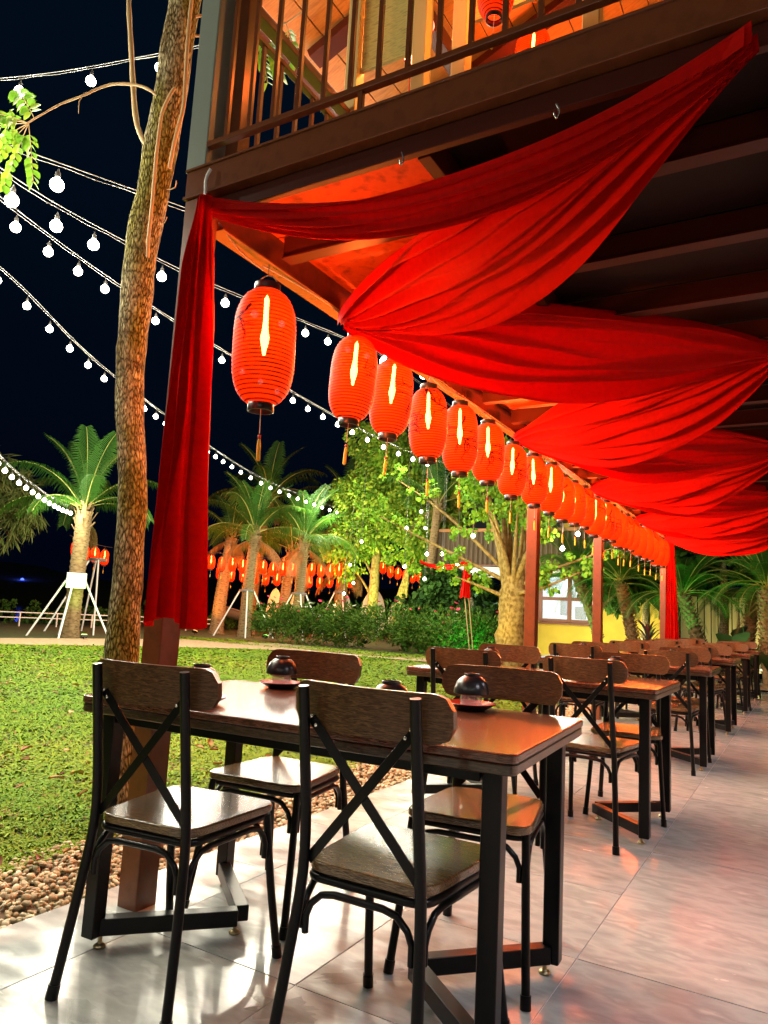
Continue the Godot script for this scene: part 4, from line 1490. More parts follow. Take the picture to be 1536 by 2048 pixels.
		part("lens", g, glow(Color(1.0, 0.93, 0.92), 4.0), t)
		spot(t, Vector3(0, -0.03, 0), Vector3(1.0, 0, z), Color(0.97, 0.95, 1.0), 2.6, 68.0)

# ---------------------------------------------------------------- planting
func leaf_mesh(l: float, w: float, fold := 0.25, droop := 0.3) -> ArrayMesh:
	var b := MB.new()
	var pts := PackedVector3Array()
	for i in 5:
		var u := i / 4.0
		var ww: float = [0.08, 0.8, 1.0, 0.62, 0.0][i] * w
		for j in 3:
			var s := j - 1.0
			pts.append(Vector3(s * ww, absf(s) * ww * fold - droop * l * u * u, -u * l))
	b.sheet(5, 3, pts)
	return b.mesh()

func aim(dir: Vector3, roll := 0.0) -> Basis:   # -z towards dir
	var z := -dir.normalized()
	var x := Vector3.UP.cross(z)
	if x.length() < 0.02:
		x = Vector3.RIGHT
	x = x.normalized()
	return Basis(x, z.cross(x).normalized(), z) * Basis(Vector3.BACK, roll)

func near_tree() -> void:
	var base := Vector3(-2.90, 0.0, -2.58)
	var t := thing("garden_tree", "tall tree with rough furrowed bark growing beside the near corner post", "tree", base)
	var nz := noise(2.6, 4, 81)
	var c := [Vector3(-2.89, -0.1, -2.57), Vector3(-2.93, 0.1, -2.58), Vector3(-3.03, 0.77, -2.6), Vector3(-3.07, 1.57, -2.6), Vector3(-3.17, 2.1, -2.6), Vector3(-3.20, 2.45, -2.6), Vector3(-3.20, 3.04, -2.6), Vector3(-3.12, 3.76, -2.6), Vector3(-3.05, 4.54, -2.6), Vector3(-2.95, 5.6, -2.6), Vector3(-2.7, 7.2, -2.7)]
	var rr := [0.125, 0.086, 0.072, 0.074, 0.088, 0.092, 0.088, 0.094, 0.074, 0.064, 0.045]
	for i in c.size():
		c[i] -= base
	var line := curve(c, 150)
	var rad := []
	for i in line.size():
		var f: float = float(i) / (line.size() - 1) * (rr.size() - 1)
		var a := int(floor(f))
		rad.append(lerpf(rr[a], rr[mini(a + 1, rr.size() - 1)], f - a))
	var b := MB.new()
	b.tube(line, rad, 56, false, 0.16, nz)
	var moss := noise(1.6, 4, 85)
	for i in b.v.size():
		var q := b.v[i]
		var f := moss.get_noise_3d(q.x * 2.0, q.y * 0.8, q.z * 2.0)
		var k := Color(1, 1, 1).lerp(Color(0.62, 0.62, 0.28), smoothstep(-0.1, 0.25, f))
		b.c[i] = k.lerp(Color(0.45, 0.36, 0.26), smoothstep(0.15, 0.45, -f))
	part("trunk", b, M.bark, t)
	var limbs := [
		[[Vector3(-3.12, 3.55, -2.55), Vector3(-3.18, 3.62, -2.52), Vector3(-3.24, 3.73, -2.51), Vector3(-3.30, 3.94, -2.51), Vector3(-3.38, 4.27, -2.52), Vector3(-3.46, 4.66, -2.52), Vector3(-3.55, 5.4, -2.5)], 0.0165, 0.012],
		[[Vector3(-3.08, 3.84, -2.56), Vector3(-3.13, 3.90, -2.50), Vector3(-3.21, 3.94, -2.46), Vector3(-3.32, 3.945, -2.4), Vector3(-3.40, 3.92, -2.36), Vector3(-3.465, 3.85, -2.30), Vector3(-3.57, 3.79, -2.24), Vector3(-3.64, 3.68, -2.16), Vector3(-3.67, 3.62, -2.12)], 0.0095, 0.0045],
		[[Vector3(-3.46, 3.85, -2.30), Vector3(-3.455, 3.80, -2.28), Vector3(-3.44, 3.76, -2.27), Vector3(-3.435, 3.71, -2.27)], 0.003, 0.0015],
		[[Vector3(-3.02, 4.4, -2.6), Vector3(-2.85, 4.46, -2.72), Vector3(-2.70, 4.36, -2.78), Vector3(-2.5, 4.30, -2.8), Vector3(-2.3, 4.34, -2.8)], 0.009, 0.0035],
		[[Vector3(-3.05, 4.3, -2.6), Vector3(-2.9, 4.36, -2.75), Vector3(-2.74, 4.33, -2.78), Vector3(-2.60, 4.22, -2.78)], 0.008, 0.003],
		[[Vector3(-3.0, 4.9, -2.6), Vector3(-2.7, 4.85, -2.6), Vector3(-2.4, 4.7, -2.55)], 0.012, 0.005]]
	for l in limbs:
		var pts := []
		for q in l[0]:
			pts.append(q - base)
		var cv := curve(pts, 26)
		var rd := []
		for i in cv.size():
			rd.append(lerpf(l[1], l[2], float(i) / (cv.size() - 1)) * (1.0 + 0.10 * sin(i * 1.9)))
		var m := MB.new()
		m.tube(cv, rd, 10)
		part("branch", m, M.vine, t)
	# climbing stems on the side towards the terrace
	for l in [[[Vector3(-3.055, 2.90, -2.525), Vector3(-3.035, 2.97, -2.50), Vector3(-3.03, 3.21, -2.495), Vector3(-3.03, 3.51, -2.49), Vector3(-3.01, 3.73, -2.485), Vector3(-2.965, 3.825, -2.49), Vector3(-2.95, 3.86, -2.50)], 0.0095], [[Vector3(-2.985, 3.42, -2.55), Vector3(-2.94, 3.58, -2.53), Vector3(-2.895, 3.73, -2.525), Vector3(-2.91, 4.07, -2.525), Vector3(-2.92, 4.42, -2.53), Vector3(-2.90, 4.9, -2.54)], 0.011], [[Vector3(-3.02, 3.32, -2.58), Vector3(-2.94, 3.30, -2.56), Vector3(-2.92, 3.33, -2.55)], 0.003], [[Vector3(-3.05, 3.12, -2.58), Vector3(-2.98, 3.10, -2.55), Vector3(-2.955, 3.12, -2.54)], 0.0025]]:
		var pts := []
		for q in l[0]:
			pts.append(q - base)
		var m := MB.new()
		m.tube(curve(pts, 30), l[1], 8)
		part("climbing_stem", m, M.vine, t)
	# sprays of leaflets
	var lm := leaf_mesh(0.070, 0.021, 0.25, 0.2)
	var lf := mat(lin(0.06, 0.14, 0.011), 0.5, 0.0, 0.3)
	lf.backlight_enabled = true
	lf.backlight = lin(0.10, 0.22, 0.015)
	var lf2 := mat(lin(0.09, 0.15, 0.011), 0.5, 0.0, 0.3)
	lf2.backlight_enabled = true
	lf2.backlight = lin(0.14, 0.22, 0.015)
	var tip := Vector3(-3.66, 3.63, -2.13)
	var sprays := [[tip, Vector3(-0.75, 0.35, 0.35), 0.34], [tip, Vector3(-0.85, 0.0, 0.4), 0.36], [tip, Vector3(-0.75, -0.45, 0.35), 0.34], [tip, Vector3(-0.30, -0.75, 0.05), 0.32], [tip, Vector3(0.12, -0.75, -0.1), 0.30], [tip + Vector3(0.02, 0.03, -0.02), Vector3(-0.40, 0.75, 0.15), 0.26], [tip, Vector3(-0.6, -0.7, 0.25), 0.36], [tip, Vector3(-0.9, 0.25, 0.4), 0.42],
		[Vector3(-2.72, 4.36, -2.78), Vector3(0.1, -0.85, 0.0), 0.26], [Vector3(-2.62, 4.28, -2.78), Vector3(0.25, -0.8, 0.0), 0.30], [Vector3(-2.55, 4.25, -2.78), Vector3(0.35, -0.8, 0.05), 0.30], [Vector3(-2.66, 4.28, -2.77), Vector3(-0.2, -0.6, 0.1), 0.22], [Vector3(-2.45, 4.30, -2.8), Vector3(0.3, -0.75, 0.0), 0.28], [Vector3(-2.74, 4.33, -2.78), Vector3(-0.2, -0.4, 0.1), 0.20], [Vector3(-2.45, 4.72, -2.56), Vector3(0.3, 0.1, 0), 0.36], [Vector3(-2.75, 4.86, -2.6), Vector3(0.1, 0.3, 0.1), 0.34]]
	for s in sprays:
		var o: Vector3 = s[0] - base
		var d: Vector3 = (s[1] as Vector3).normalized()
		var ln: float = s[2]
		var st := []
		for i in 8:
			var u := i / 7.0
			st.append(o + d * ln * u + Vector3(0, -0.16 * ln * u * u, 0))
		var m := MB.new()
		m.tube(st, 0.0025, 5)
		var stem := part("twig", m, M.vine, t)
		var sd := d.cross(Vector3(0.2, 0.3, 1.0)).normalized()
		for i in 9:
			for q in [-1.0, 1.0]:
				var u := 0.22 + 0.78 * i / 8.0
				var p := o + d * ln * u + Vector3(0, -0.16 * ln * u * u, 0)
				var dir: Vector3 = (sd * q + d * 0.45 + Vector3(0, -0.55, 0) + rvec() * 0.22).normalized()
				var lo := inst("leaf", lm, lf if rng.randf() < 0.6 else lf2, stem)
				lo.transform = Transform3D(aim(dir, rnd(-0.6, 0.6)).scaled(Vector3.ONE * rnd(0.75, 1.15)), p)

func crown(parent: Node3D, blobs: Array, m: Mesh, count: int, size: float, tones: Array, hang := 0.3) -> void:
	var xf := []
	var cs := []
	var total := 0.0
	for q in blobs:
		total += q[1] * q[1] * q[2]
	for q in blobs:
		var n := int(count * q[1] * q[1] * q[2] / total)
		var sub := []
		for k in maxi(4, n / 22):
			sub.append(q[0] + rvec() * Vector3(q[1], q[2], q[1]))
		for k in n:
			var o: Vector3 = sub[k % sub.size()]
			var p: Vector3 = o + rvec() * q[1] * 0.26
			var out: Vector3 = (p - q[0]).normalized()
			var dir := (out * 0.8 + rvec() * 0.8 + Vector3(0, -hang, 0)).normalized()
			var s := size * rnd(0.65, 1.25)
			xf.append(Transform3D(aim(dir, rnd(-1.5, 1.5)).scaled(Vector3.ONE * s), p))
			var t: Color = tones[rng.randi() % tones.size()]
			cs.append(t * rnd(0.75, 1.2))
	swarm("crown", m, M.leaf, xf, cs, parent)

func limb(parent: Node3D, pts: Array, r0: float, r1: float, m: Material, called := "branch", sides := 9, rough := 0.0) -> void:
	var cv := curve(pts, 8 + pts.size() * 4)
	var rd := []
	for i in cv.size():
		rd.append(lerpf(r0, r1, float(i) / (cv.size() - 1)))
	var b := MB.new()
	b.tube(cv, rd, sides, true, rough, noise(3.0, 3, 83))
	part(called, b, m, parent)

func frond_mesh(l: float, rise: float, droop: float, pairs: int, leaflet: float, hang: float) -> Array:
	# a feather palm leaf: origin at its foot, growing towards -z
	var rib := []
	var p := Vector3.ZERO
	var a := rise
	var n := 18
	for i in n + 1:
		rib.append(p)
		p += Vector3(0, sin(a), -cos(a)) * l / n
		a -= droop / n * (0.4 + 1.2 * i / n)
	var rb := MB.new()
	var rd := []
	for i in n + 1:
		rd.append(lerpf(0.022, 0.004, pow(float(i) / n, 0.7)) * l / 2.4)
	rb.tube(rib, rd, 6)
	var b := MB.new()
	for k in pairs:
		var u := lerpf(0.16, 1.0, float(k) / (pairs - 1))
		var f := u * n
		var i0 := mini(int(f), n - 1)
		var q: Vector3 = rib[i0].lerp(rib[i0 + 1], f - i0)
		var d: Vector3 = (rib[i0 + 1] - rib[i0]).normalized()
		var up := Vector3.RIGHT.cross(d).normalized()
		for s in [-1.0, 1.0]:
			var ln := leaflet * (0.25 + 0.75 * sin(PI * clampf(u * 0.86 + 0.08, 0, 1))) * rnd(0.88, 1.08)
			var dir: Vector3 = (Vector3.RIGHT * s * 0.85 + d * 0.55 + up * 0.18).normalized()
			var w := leaflet * 0.024
			var ws := d * w
			var p1 := q + dir * ln * 0.5 + Vector3(0, -hang * ln * 0.12, 0)
			var p2 := q + dir * ln * (1.0 - 0.3 * hang) + Vector3(0, -hang * ln * rnd(0.55, 0.8), 0)
			var nn: Vector3 = (up + Vector3.RIGHT * s * -0.3).normalized()
			var i1 := b.vert(q - ws * 0.6, nn)
			var i2 := b.vert(q + ws * 0.6, nn)
			var i3 := b.vert(p1 + ws, nn)
			var i4 := b.vert(p1 - ws, nn)
			var i5 := b.vert(p2, (nn + Vector3.RIGHT * s * 0.4).normalized())
			b.quad(i1, i2, i3, i4)
			b.tri(i4, i3, i5)
	return [rb.mesh(), b.mesh()]

var fronds := {}

func palm(called: String, label: String, base: Vector3, top: Vector3, r0: float, r1: float, kind: String, green: int, dry: int, scale: float, rings := true) -> Node3D:
	var t := thing(called, label, "palm tree", base, 0.0, "palms around the garden")
	var mid := base.lerp(top, 0.4) + Vector3((top.x - base.x) * -0.18, 0, 0)
	var cv := curve([Vector3(0, -0.1, 0), mid - base, top - base], 46)
	var rd := []
	for i in cv.size():
		var u := float(i) / (cv.size() - 1)
		var r := lerpf(r0, r1, u) * (1.0 + 0.35 * pow(maxf(0.0, 1.0 - u * 7.0), 2.0))
		if rings:
			r *= 1.0 + 0.045 * (1.0 if i % 2 == 0 else -1.0)
		rd.append(r)
	var b := MB.new()
	b.tube(cv, rd, 18, true, 0.05, noise(6.0, 2, 84))
	part("trunk", b, M.palm_bark, t)
	var head := top - base
	if not rings:
		# old leaf bases stand out all round the upper trunk
		var lb := MB.new()
		for k in 120:
			var u := 0.35 + 0.65 * k / 120.0
			var q: Vector3 = cv[int(u * (cv.size() - 1))]
			var a := k * 2.4
			var d := Vector3(cos(a), 0, sin(a))
			lb.bar(q + d * r1 * 0.8, q + d * (r1 + 0.035) + Vector3(0, 0.06, 0), 0.05, 0.02, Vector3.UP, 0.0)
		part("leaf_bases", lb, M.palm_bark, t)
	else:
		var sh := MB.new()
		for k in 26:
			var a := k * 2.4
			var d := Vector3(cos(a), 0, sin(a))
			var y := -0.55 + 0.75 * k / 26.0
			sh.bar(head + d * r1 * 0.9 + Vector3(0, y, 0), head + d * (r1 + rnd(0.03, 0.13)) + Vector3(0, y + rnd(0.1, 0.3), 0), rnd(0.05, 0.10), 0.012, d, 0.0)
		part("leaf_bases", sh, M.palm_bark, t)
	for k in green:
		var u := float(k) / maxf(1, green - 1)
		var key := kind + str(int(u * 2.99))
		var rot := k * 2.39996 + rnd(-0.2, 0.2) + base.x
		var o := inst("frond", fronds[key][1], M.frond, t)
		var s := scale * rnd(0.88, 1.1)
		o.transform = Transform3D(Basis(Vector3.UP, rot).scaled(Vector3.ONE * s), head + Vector3(0, rnd(-0.05, 0.12), 0))
		inst("midrib", fronds[key][0], M.frond_rib, o)
	for k in dry:
		var o := inst("dry_frond", fronds[kind + "d"][1], M.frond_dry, t)
		var s := scale * rnd(0.7, 1.0)
		o.transform = Transform3D(Basis(Vector3.UP, k * 2.1 + base.z).scaled(Vector3.ONE * s), head + Vector3(0, rnd(-0.25, -0.05), 0))
		inst("midrib", fronds[kind + "d"][0], M.frond_dry, o)
	return t

func props(base: Vector3, h: float, spread: float, angs: Array, label: String) -> void:
	var t := thing("palm_prop", label, "support", base, 0.0, "white poles propping the palms")
	for a in angs:
		var b := MB.new()
		var d := Vector3(cos(a), 0, sin(a))
		b.tube([d * spread + Vector3(0, 0.0, 0), d * 0.22 + Vector3(0, h, 0)], 0.024, 10)
		part("pole", b, M.white_paint, t)
	var c := MB.new()
	c.lathe([Vector2(0.235, h - 0.04), Vector2(0.25, h - 0.03), Vector2(0.25, h + 0.03), Vector2(0.235, h + 0.04)], 18)
	part("collar", c, M.wire, t)

func uplight(at: Vector3, to: Vector3, col: Color, energy: float, label: String) -> void:
	var t := thing("ground_floodlight", label, "floodlight", at, 0.0, "small floodlights in the grass")
	var d := (to - at).normalized()
	var b := MB.new()
	b.box(Vector3(0, 0.10, 0), Vector3(0.16, 0.12, 0.07), aim(d), 0.012)
	b.bar(Vector3(0, -0.05, 0), Vector3(0, 0.08, 0), 0.02, 0.02)
	part("housing", b, M.metal, t)
	var g := MB.new()
	g.box(Vector3(0, 0.10, 0) + d * 0.040, Vector3(0.13, 0.09, 0.008), aim(d), 0.002)
	part("lens", g, glow(col, 6.0), t)
	spot(t, Vector3(0, 0.10, 0) + d * 0.08, to, col, energy, 52.0)

func garden() -> void:
	fronds["coco0"] = frond_mesh(2.3, 1.35, 0.9, 44, 0.62, 0.5)
	fronds["coco1"] = frond_mesh(2.4, 0.95, 1.5, 46, 0.66, 0.8)
	fronds["coco2"] = frond_mesh(2.3, 0.45, 1.7, 44, 0.62, 1.0)
	fronds["cocod"] = frond_mesh(1.7, -0.35, 1.1, 34, 0.5, 1.3)
	fronds["date0"] = frond_mesh(1.35, 1.1, 1.0, 54, 0.28, 0.3)
	fronds["date1"] = frond_mesh(1.4, 0.75, 1.5, 56, 0.29, 0.4)
	fronds["date2"] = frond_mesh(1.35, 0.2, 1.6, 54, 0.28, 0.5)
	fronds["dated"] = frond_mesh(1.0, -0.6, 0.8, 26, 0.2, 0.9)
	palm("coconut_palm", "floodlit green palm with upright fronds, left of the rough-barked tree", Vector3(-16.0, 0, -12.05), Vector3(-15.97, 3.2, -12.05), 0.20, 0.19, "coco", 19, 1, 0.92)
	var sg := MB.new()
	sg.box(Vector3.ZERO, Vector3(0.46, 0.38, 0.02), Basis(Vector3.UP, 0.86), 0.003)
	var sign_tex := Image.create(64, 52, false, Image.FORMAT_RGB8)
	sign_tex.fill(Color(0.86, 0.87, 0.86))
	for y in 52:
		for x in 64:
			if y > 8 and y < 44 and x > 20 and x < 58 and y % 6 < 2 and (x * 7 + y * 13) % 11 < 8:
				sign_tex.set_pixel(x, y, Color(0.62, 0.63, 0.64))
	var sgm := mat(Color.WHITE, 0.5)
	sgm.albedo_texture = ImageTexture.create_from_image(sign_tex)
	tri_planar(sgm, Vector3(2.1, 2.6, 2.1), false)
	var sgn := part("notice_board", sg, sgm)
	sgn.position = Vector3(-15.74, 1.42, -11.86)
	tag(sgn, "small white notice board tied to the trunk of the floodlit palm", "sign")
	props(Vector3(-16.0, 0, -12.05), 1.45, 1.0, [0.9, 2.3, -0.5, 3.5], "white poles propping the floodlit palm on the left")
	props(Vector3(-17.6, 0, -13.9), 2.1, 1.2, [0.6, 2.2, 3.6], "white poles just right of the floodlit palm, beside the trunk")
	palm("coconut_palm", "leaning palm with yellowed fronds, first right of the red curtain", Vector3(-17.3, 0, -18.7), Vector3(-17.05, 3.3, -18.8), 0.24, 0.17, "coco", 9, 10, 0.8)
	palm("coconut_palm", "green palm with ringed trunk, second right of the red curtain", Vector3(-15.65, 0, -18.2), Vector3(-15.55, 3.3, -18.25), 0.21, 0.16, "coco", 18, 7, 0.95)
	palm("coconut_palm", "palm with rusty hanging fronds behind the lantern rows", Vector3(-16.2, 0, -20.8), Vector3(-16.0, 3.0, -20.9), 0.20, 0.17, "coco", 8, 11, 1.0)
	palm("coconut_palm", "green palm with propped trunk, left of the twin-trunked tree", Vector3(-14.6, 0, -19.6), Vector3(-14.55, 3.2, -19.6), 0.19, 0.16, "coco", 17, 8, 0.92)
	palm("coconut_palm", "short palm with brown skirt just left of the twin-trunked tree", Vector3(-15.2, 0, -23.0), Vector3(-15.1, 2.8, -23.1), 0.2, 0.17, "coco", 9, 10, 0.95)
	palm("coconut_palm", "slender striped palm between twin-trunked tree and red banner", Vector3(-9.9, 0, -19.6), Vector3(-9.7, 4.4, -19.8), 0.15, 0.12, "coco", 10, 2, 0.9)
	palm("coconut_palm", "tall dark palm far behind, left of the second lantern", Vector3(-19.5, 0, -23.0), Vector3(-19.2, 5.4, -23.2), 0.2, 0.15, "coco", 14, 2, 1.15)
	palm("coconut_palm", "dark palm far behind, below the second lantern", Vector3(-17.2, 0, -25.8), Vector3(-17.0, 5.3, -26.0), 0.2, 0.15, "coco", 14, 2, 1.05)
	props(Vector3(-15.65, 0, -18.2), 1.5, 0.95, [0.8, 2.4, -0.6], "white poles propping the second palm right of the curtain")
	props(Vector3(-14.6, 0, -19.6), 1.5, 0.95, [0.7, 2.3, -0.7, 3.6], "white poles propping the palm left of the twin-trunked tree")
	props(Vector3(-15.2, 0, -23.0), 1.7, 1.0, [0.7, 2.3], "white poles propping the short brown-skirted palm")
	props(Vector3(-9.9, 0, -19.6), 1.0, 0.6, [0.6, 2.6], "white poles propping the slender striped palm")
	# twin-trunked leafy tree
	var tb := Vector3(-13.2, 0, -21.9)
	var t := thing("leafy_tree", "twin-trunked leafy tree with pale lit trunks behind the flower bed", "tree", tb)
	limb(t, [Vector3(0, -0.1, 0), Vector3(0.1, 1.5, 0), Vector3(0.15, 3.0, 0), Vector3(0.35, 5.0, 0.1), Vector3(0.2, 6.6, 0)], 0.22, 0.07, M.smooth_bark, "trunk", 16, 0.12)
	limb(t, [Vector3(0.75, -0.1, -0.4), Vector3(0.95, 1.4, -0.4), Vector3(1.35, 2.8, -0.3), Vector3(1.3, 4.2, -0.2), Vector3(1.7, 5.6, 0)], 0.20, 0.05, M.smooth_bark, "trunk", 16, 0.12)
	var bl := []
	var spec := [[-0.9, 3.4, 1.0, 0.75], [0.2, 3.9, 0.9, 0.8], [-0.6, 5.1, 1.0, 0.9], [0.9, 5.0, 1.2, 0.9], [1.9, 4.3, 1.1, 0.8], [2.7, 4.9, 1.0, 0.7], [0.4, 6.4, 1.1, 0.9], [1.6, 6.2, 1.2, 0.8], [-0.3, 7.2, 0.8, 0.7], [2.9, 3.5, 0.9, 0.6], [-1.2, 2.7, 0.7, 0.5], [0.9, 7.3, 0.9, 0.6], [2.2, 3.0, 0.8, 0.5], [3.6, 4.2, 0.8, 0.5]]
	for s in spec:
		var q := Vector3(s[0] * 0.88 - 0.05, s[1], rnd(-0.5, 0.5) + s[0] * 0.22)
		bl.append([q, s[2], s[3]])
		var from := Vector3(0.2, s[1] - 1.4, 0) if s[0] < 0.9 else Vector3(1.3, maxf(1.6, s[1] - 1.5), -0.2)
		limb(t, [from, from.lerp(q, 0.5) + Vector3(0, 0.15, 0), q], 0.06, 0.012, M.smooth_bark)
	crown(t, bl, leaf_mesh(0.16, 0.042, 0.2, 0.25), 23000, 1.0, [Color(0.14, 0.27, 0.02), Color(0.22, 0.32, 0.03), Color(0.28, 0.34, 0.035), Color(0.09, 0.20, 0.02)])
	# thick pollarded tree in front of the house
	var pb := Vector3(-5.42, 0, -14.9)
	var p := thing("pollarded_tree", "thick knobbly pollarded tree with many upright limbs, left of the second post", "tree", pb)
	limb(p, [Vector3(0, -0.15, 0), Vector3(-0.02, 0.7, 0), Vector3(0.02, 1.5, 0.0), Vector3(-0.02, 2.1, 0)], 0.33, 0.27, M.smooth_bark, "trunk", 32, 0.35)
	var pl := []
	for k in 22:
		var a := k * 2.4
		var rr := 0.18
		var f := Vector3(cos(a) * rr, 1.75 + 0.03 * (k % 5), sin(a) * rr)
		var sp := 0.45 + 0.9 * (k % 4) / 3.0
		var e := Vector3(cos(a) * sp, 3.5 + 0.22 * (k % 5), sin(a) * sp)
		if k % 4 == 3:
			e = Vector3(cos(a) * 1.7, 2.9 + 0.2 * (k % 3), sin(a) * 1.3)
		limb(p, [f, f.lerp(e, 0.35) + Vector3(0, 0.18, 0), f.lerp(e, 0.7) + Vector3(0, 0.12, 0), e], rnd(0.045, 0.085), 0.016, M.smooth_bark, "limb", 10, 0.25)
		pl.append([e + Vector3(0, 0.25, 0), 0.55, 0.42])
	for e in [[Vector3(-0.25, 1.9, 0.1), Vector3(-1.2, 2.35, 0.2), Vector3(-2.4, 2.9, 0.3), Vector3(-3.4, 3.35, 0.2)], [Vector3(-0.2, 2.1, 0.1), Vector3(-1.0, 2.9, 0.4), Vector3(-1.9, 3.6, 0.5), Vector3(-2.7, 4.1, 0.5)], [Vector3(0.25, 1.8, 0.1), Vector3(0.9, 2.1, 0.2), Vector3(1.6, 2.35, 0.3), Vector3(2.3, 2.6, 0.3)], [Vector3(0.2, 1.6, 0.2), Vector3(0.8, 1.75, 0.3), Vector3(1.5, 2.05, 0.3)], [Vector3(-0.2, 1.55, 0.2), Vector3(-0.75, 1.75, 0.3), Vector3(-1.2, 1.9, 0.35)]]:
		limb(p, e, 0.045, 0.012, M.smooth_bark, "limb", 8)
		for k in range(1, e.size()):
			pl.append([e[k] + Vector3(0, 0.12, 0), 0.42, 0.24])
	crown(p, pl, leaf_mesh(0.085, 0.034, 0.2, 0.2), 9000, 1.15, [Color(0.14, 0.30, 0.02), Color(0.20, 0.32, 0.025), Color(0.09, 0.23, 0.02)], 0.5)
	# flower bed below the two trees
	var bed := thing("flower_bed", "broad green flowering shrub bed with small red and white blossoms", "shrubs", Vector3(-11.0, 0, -18.6))
	var blobs := []
	for k in 42:
		var u := k / 41.0
		blobs.append([Vector3(lerpf(-2.9, 4.2, u) + rnd(-0.3, 0.3), 0.42 + rnd(-0.05, 0.42), lerpf(1.0, 1.4, u) + rnd(-1.1, 1.0)), rnd(0.5, 0.8), rnd(0.35, 0.5)])
	crown(bed, blobs, leaf_mesh(0.11, 0.02, 0.15, 0.3), 19000, 1.0, [Color(0.04, 0.11, 0.012), Color(0.06, 0.14, 0.015), Color(0.035, 0.085, 0.012), Color(0.09, 0.15, 0.02)], -0.6)
	var fl := MB.new()
	for k in 5:
		var a := TAU * k / 5
		fl.box(Vector3(cos(a) * 0.022, 0, sin(a) * 0.022), Vector3(0.034, 0.008, 0.026), Basis(Vector3.UP, -a) * Basis(Vector3.BACK, 0.4), 0.002)
	var fm := fl.mesh()
	var white := mat(lin(0.6, 0.62, 0.5), 0.6)
	for k in 46:
		var q: Array = blobs[rng.randi() % blobs.size()]
		var o := inst("blossom", fm, M.flower if k < 26 else white, bed)
		o.transform = Transform3D(Basis.from_euler(Vector3(rnd(-0.7, 0.7), rnd(0, TAU), 0)).scaled(Vector3.ONE * rnd(0.9, 1.6)), q[0] + Vector3(rnd(-0.4, 0.4), q[2] + rnd(-0.05, 0.35 if k < 26 else 0.05), rnd(0, 0.5)))
	uplight(Vector3(-6.9, 0.0, -15.9), Vector3(-7.6, 0.7, -18.0), Color(0.25, 1.0, 0.45), 5.0, "green floodlight low at the right end of the flower bed")
	uplight(Vector3(-14.9, 0.0, -11.6), Vector3(-15.8, 4.0, -12.1), Color(0.6, 1.0, 0.25), 4.5, "green floodlight at the foot of the left palm")
	uplight(Vector3(-17.0, 0.0, -17.4), Vector3(-16.7, 3.6, -19.0), Color(1.0, 0.62, 0.25), 9.0, "warm floodlight at the foot of the leaning palm")
	uplight(Vector3(-14.6, 0.0, -18.0), Vector3(-14.8, 4.2, -19.4), Color(0.45, 1.0, 0.35), 2.2, "green floodlight below the propped palms")
	uplight(Vector3(-12.1, 0.0, -19.9), Vector3(-12.6, 4.0, -21.9), Color(0.92, 1.0, 0.5), 42.0, "unseen yellow floodlight in the bed, placed to light the twin-trunked tree")  # unseen lamp, placed to brighten crown and trunks
	uplight(Vector3(-5.9, 0.0, -13.2), Vector3(-5.4, 2.8, -14.8), Color(1.0, 0.9, 0.45), 8.0, "unseen yellow floodlight placed to light the pollarded tree")  # unseen lamp, placed to light the knobbly trunk and limbs
	# hedge and low white fence on the far left
	var h := thing("hedge", "dark clipped hedge behind the low white fence", "hedge", Vector3(-22.3, 0, -15.5))
	var hb := []
	for k in 44:
		hb.append([Vector3(lerpf(-2.6, 2.6, k / 43.0), 0.35 + rnd(-0.05, 0.15), lerpf(7.0, -9.0, k / 43.0)), rnd(0.4, 0.6), 0.4])
	crown(h, hb, leaf_mesh(0.13, 0.035), 5200, 1.0, [Color(0.03, 0.08, 0.012), Color(0.045, 0.10, 0.015)])
	var f := thing("white_fence", "low white garden fence of thin rails and posts in front of the hedge", "fence", Vector3(-21.0, 0, -14.6))
	var dirv := Vector3(0.36, 0, -0.93)
	for k in 12:
		var b := MB.new()
		b.bar(dirv * (k - 5.5) * 1.1, dirv * (k - 5.5) * 1.1 + Vector3(0, 0.46, 0), 0.035, 0.035, Vector3.RIGHT)
		part("post", b, M.white_paint, f)
	for y in [0.44, 0.28]:
		var b := MB.new()
		b.bar(dirv * -6.2 + Vector3(0, y, 0), dirv * 6.2 + Vector3(0, y, 0), 0.03, 0.03)
		part("rail", b, M.white_paint, f)
	# dark feathery tree at the left edge
	var d := thing("feathery_tree", "dark feathery drooping tree at the left edge, behind the bulb string", "tree", Vector3(-18.7, 0, -11.6))
	limb(d, [Vector3(-1.2, -0.1, 0.9), Vector3(-1.2, 3, 0.9), Vector3(-1.0, 6, 0.9)], 0.2, 0.06, M.bark, "trunk", 12)
	var db := []
	for s in [[-1.1, 4.7, 0.8], [-0.3, 4.2, 0.7], [0.3, 3.7, 0.6], [-0.6, 3.4, 0.8], [0.6, 3.2, 0.5], [0.1, 2.8, 0.5]]:
		db.append([Vector3(s[0], s[1], s[0] * -0.6), s[2], 0.5])
		limb(d, [Vector3(-1.1, s[1] - 0.8, 0.9), Vector3(s[0], s[1], s[0] * -0.6)], 0.05, 0.01, M.bark)
	crown(d, db, leaf_mesh(0.30, 0.014, 0.1, 0.5), 5200, 1.0, [Color(0.10, 0.12, 0.03), Color(0.07, 0.10, 0.02), Color(0.13, 0.14, 0.04)], 0.7)

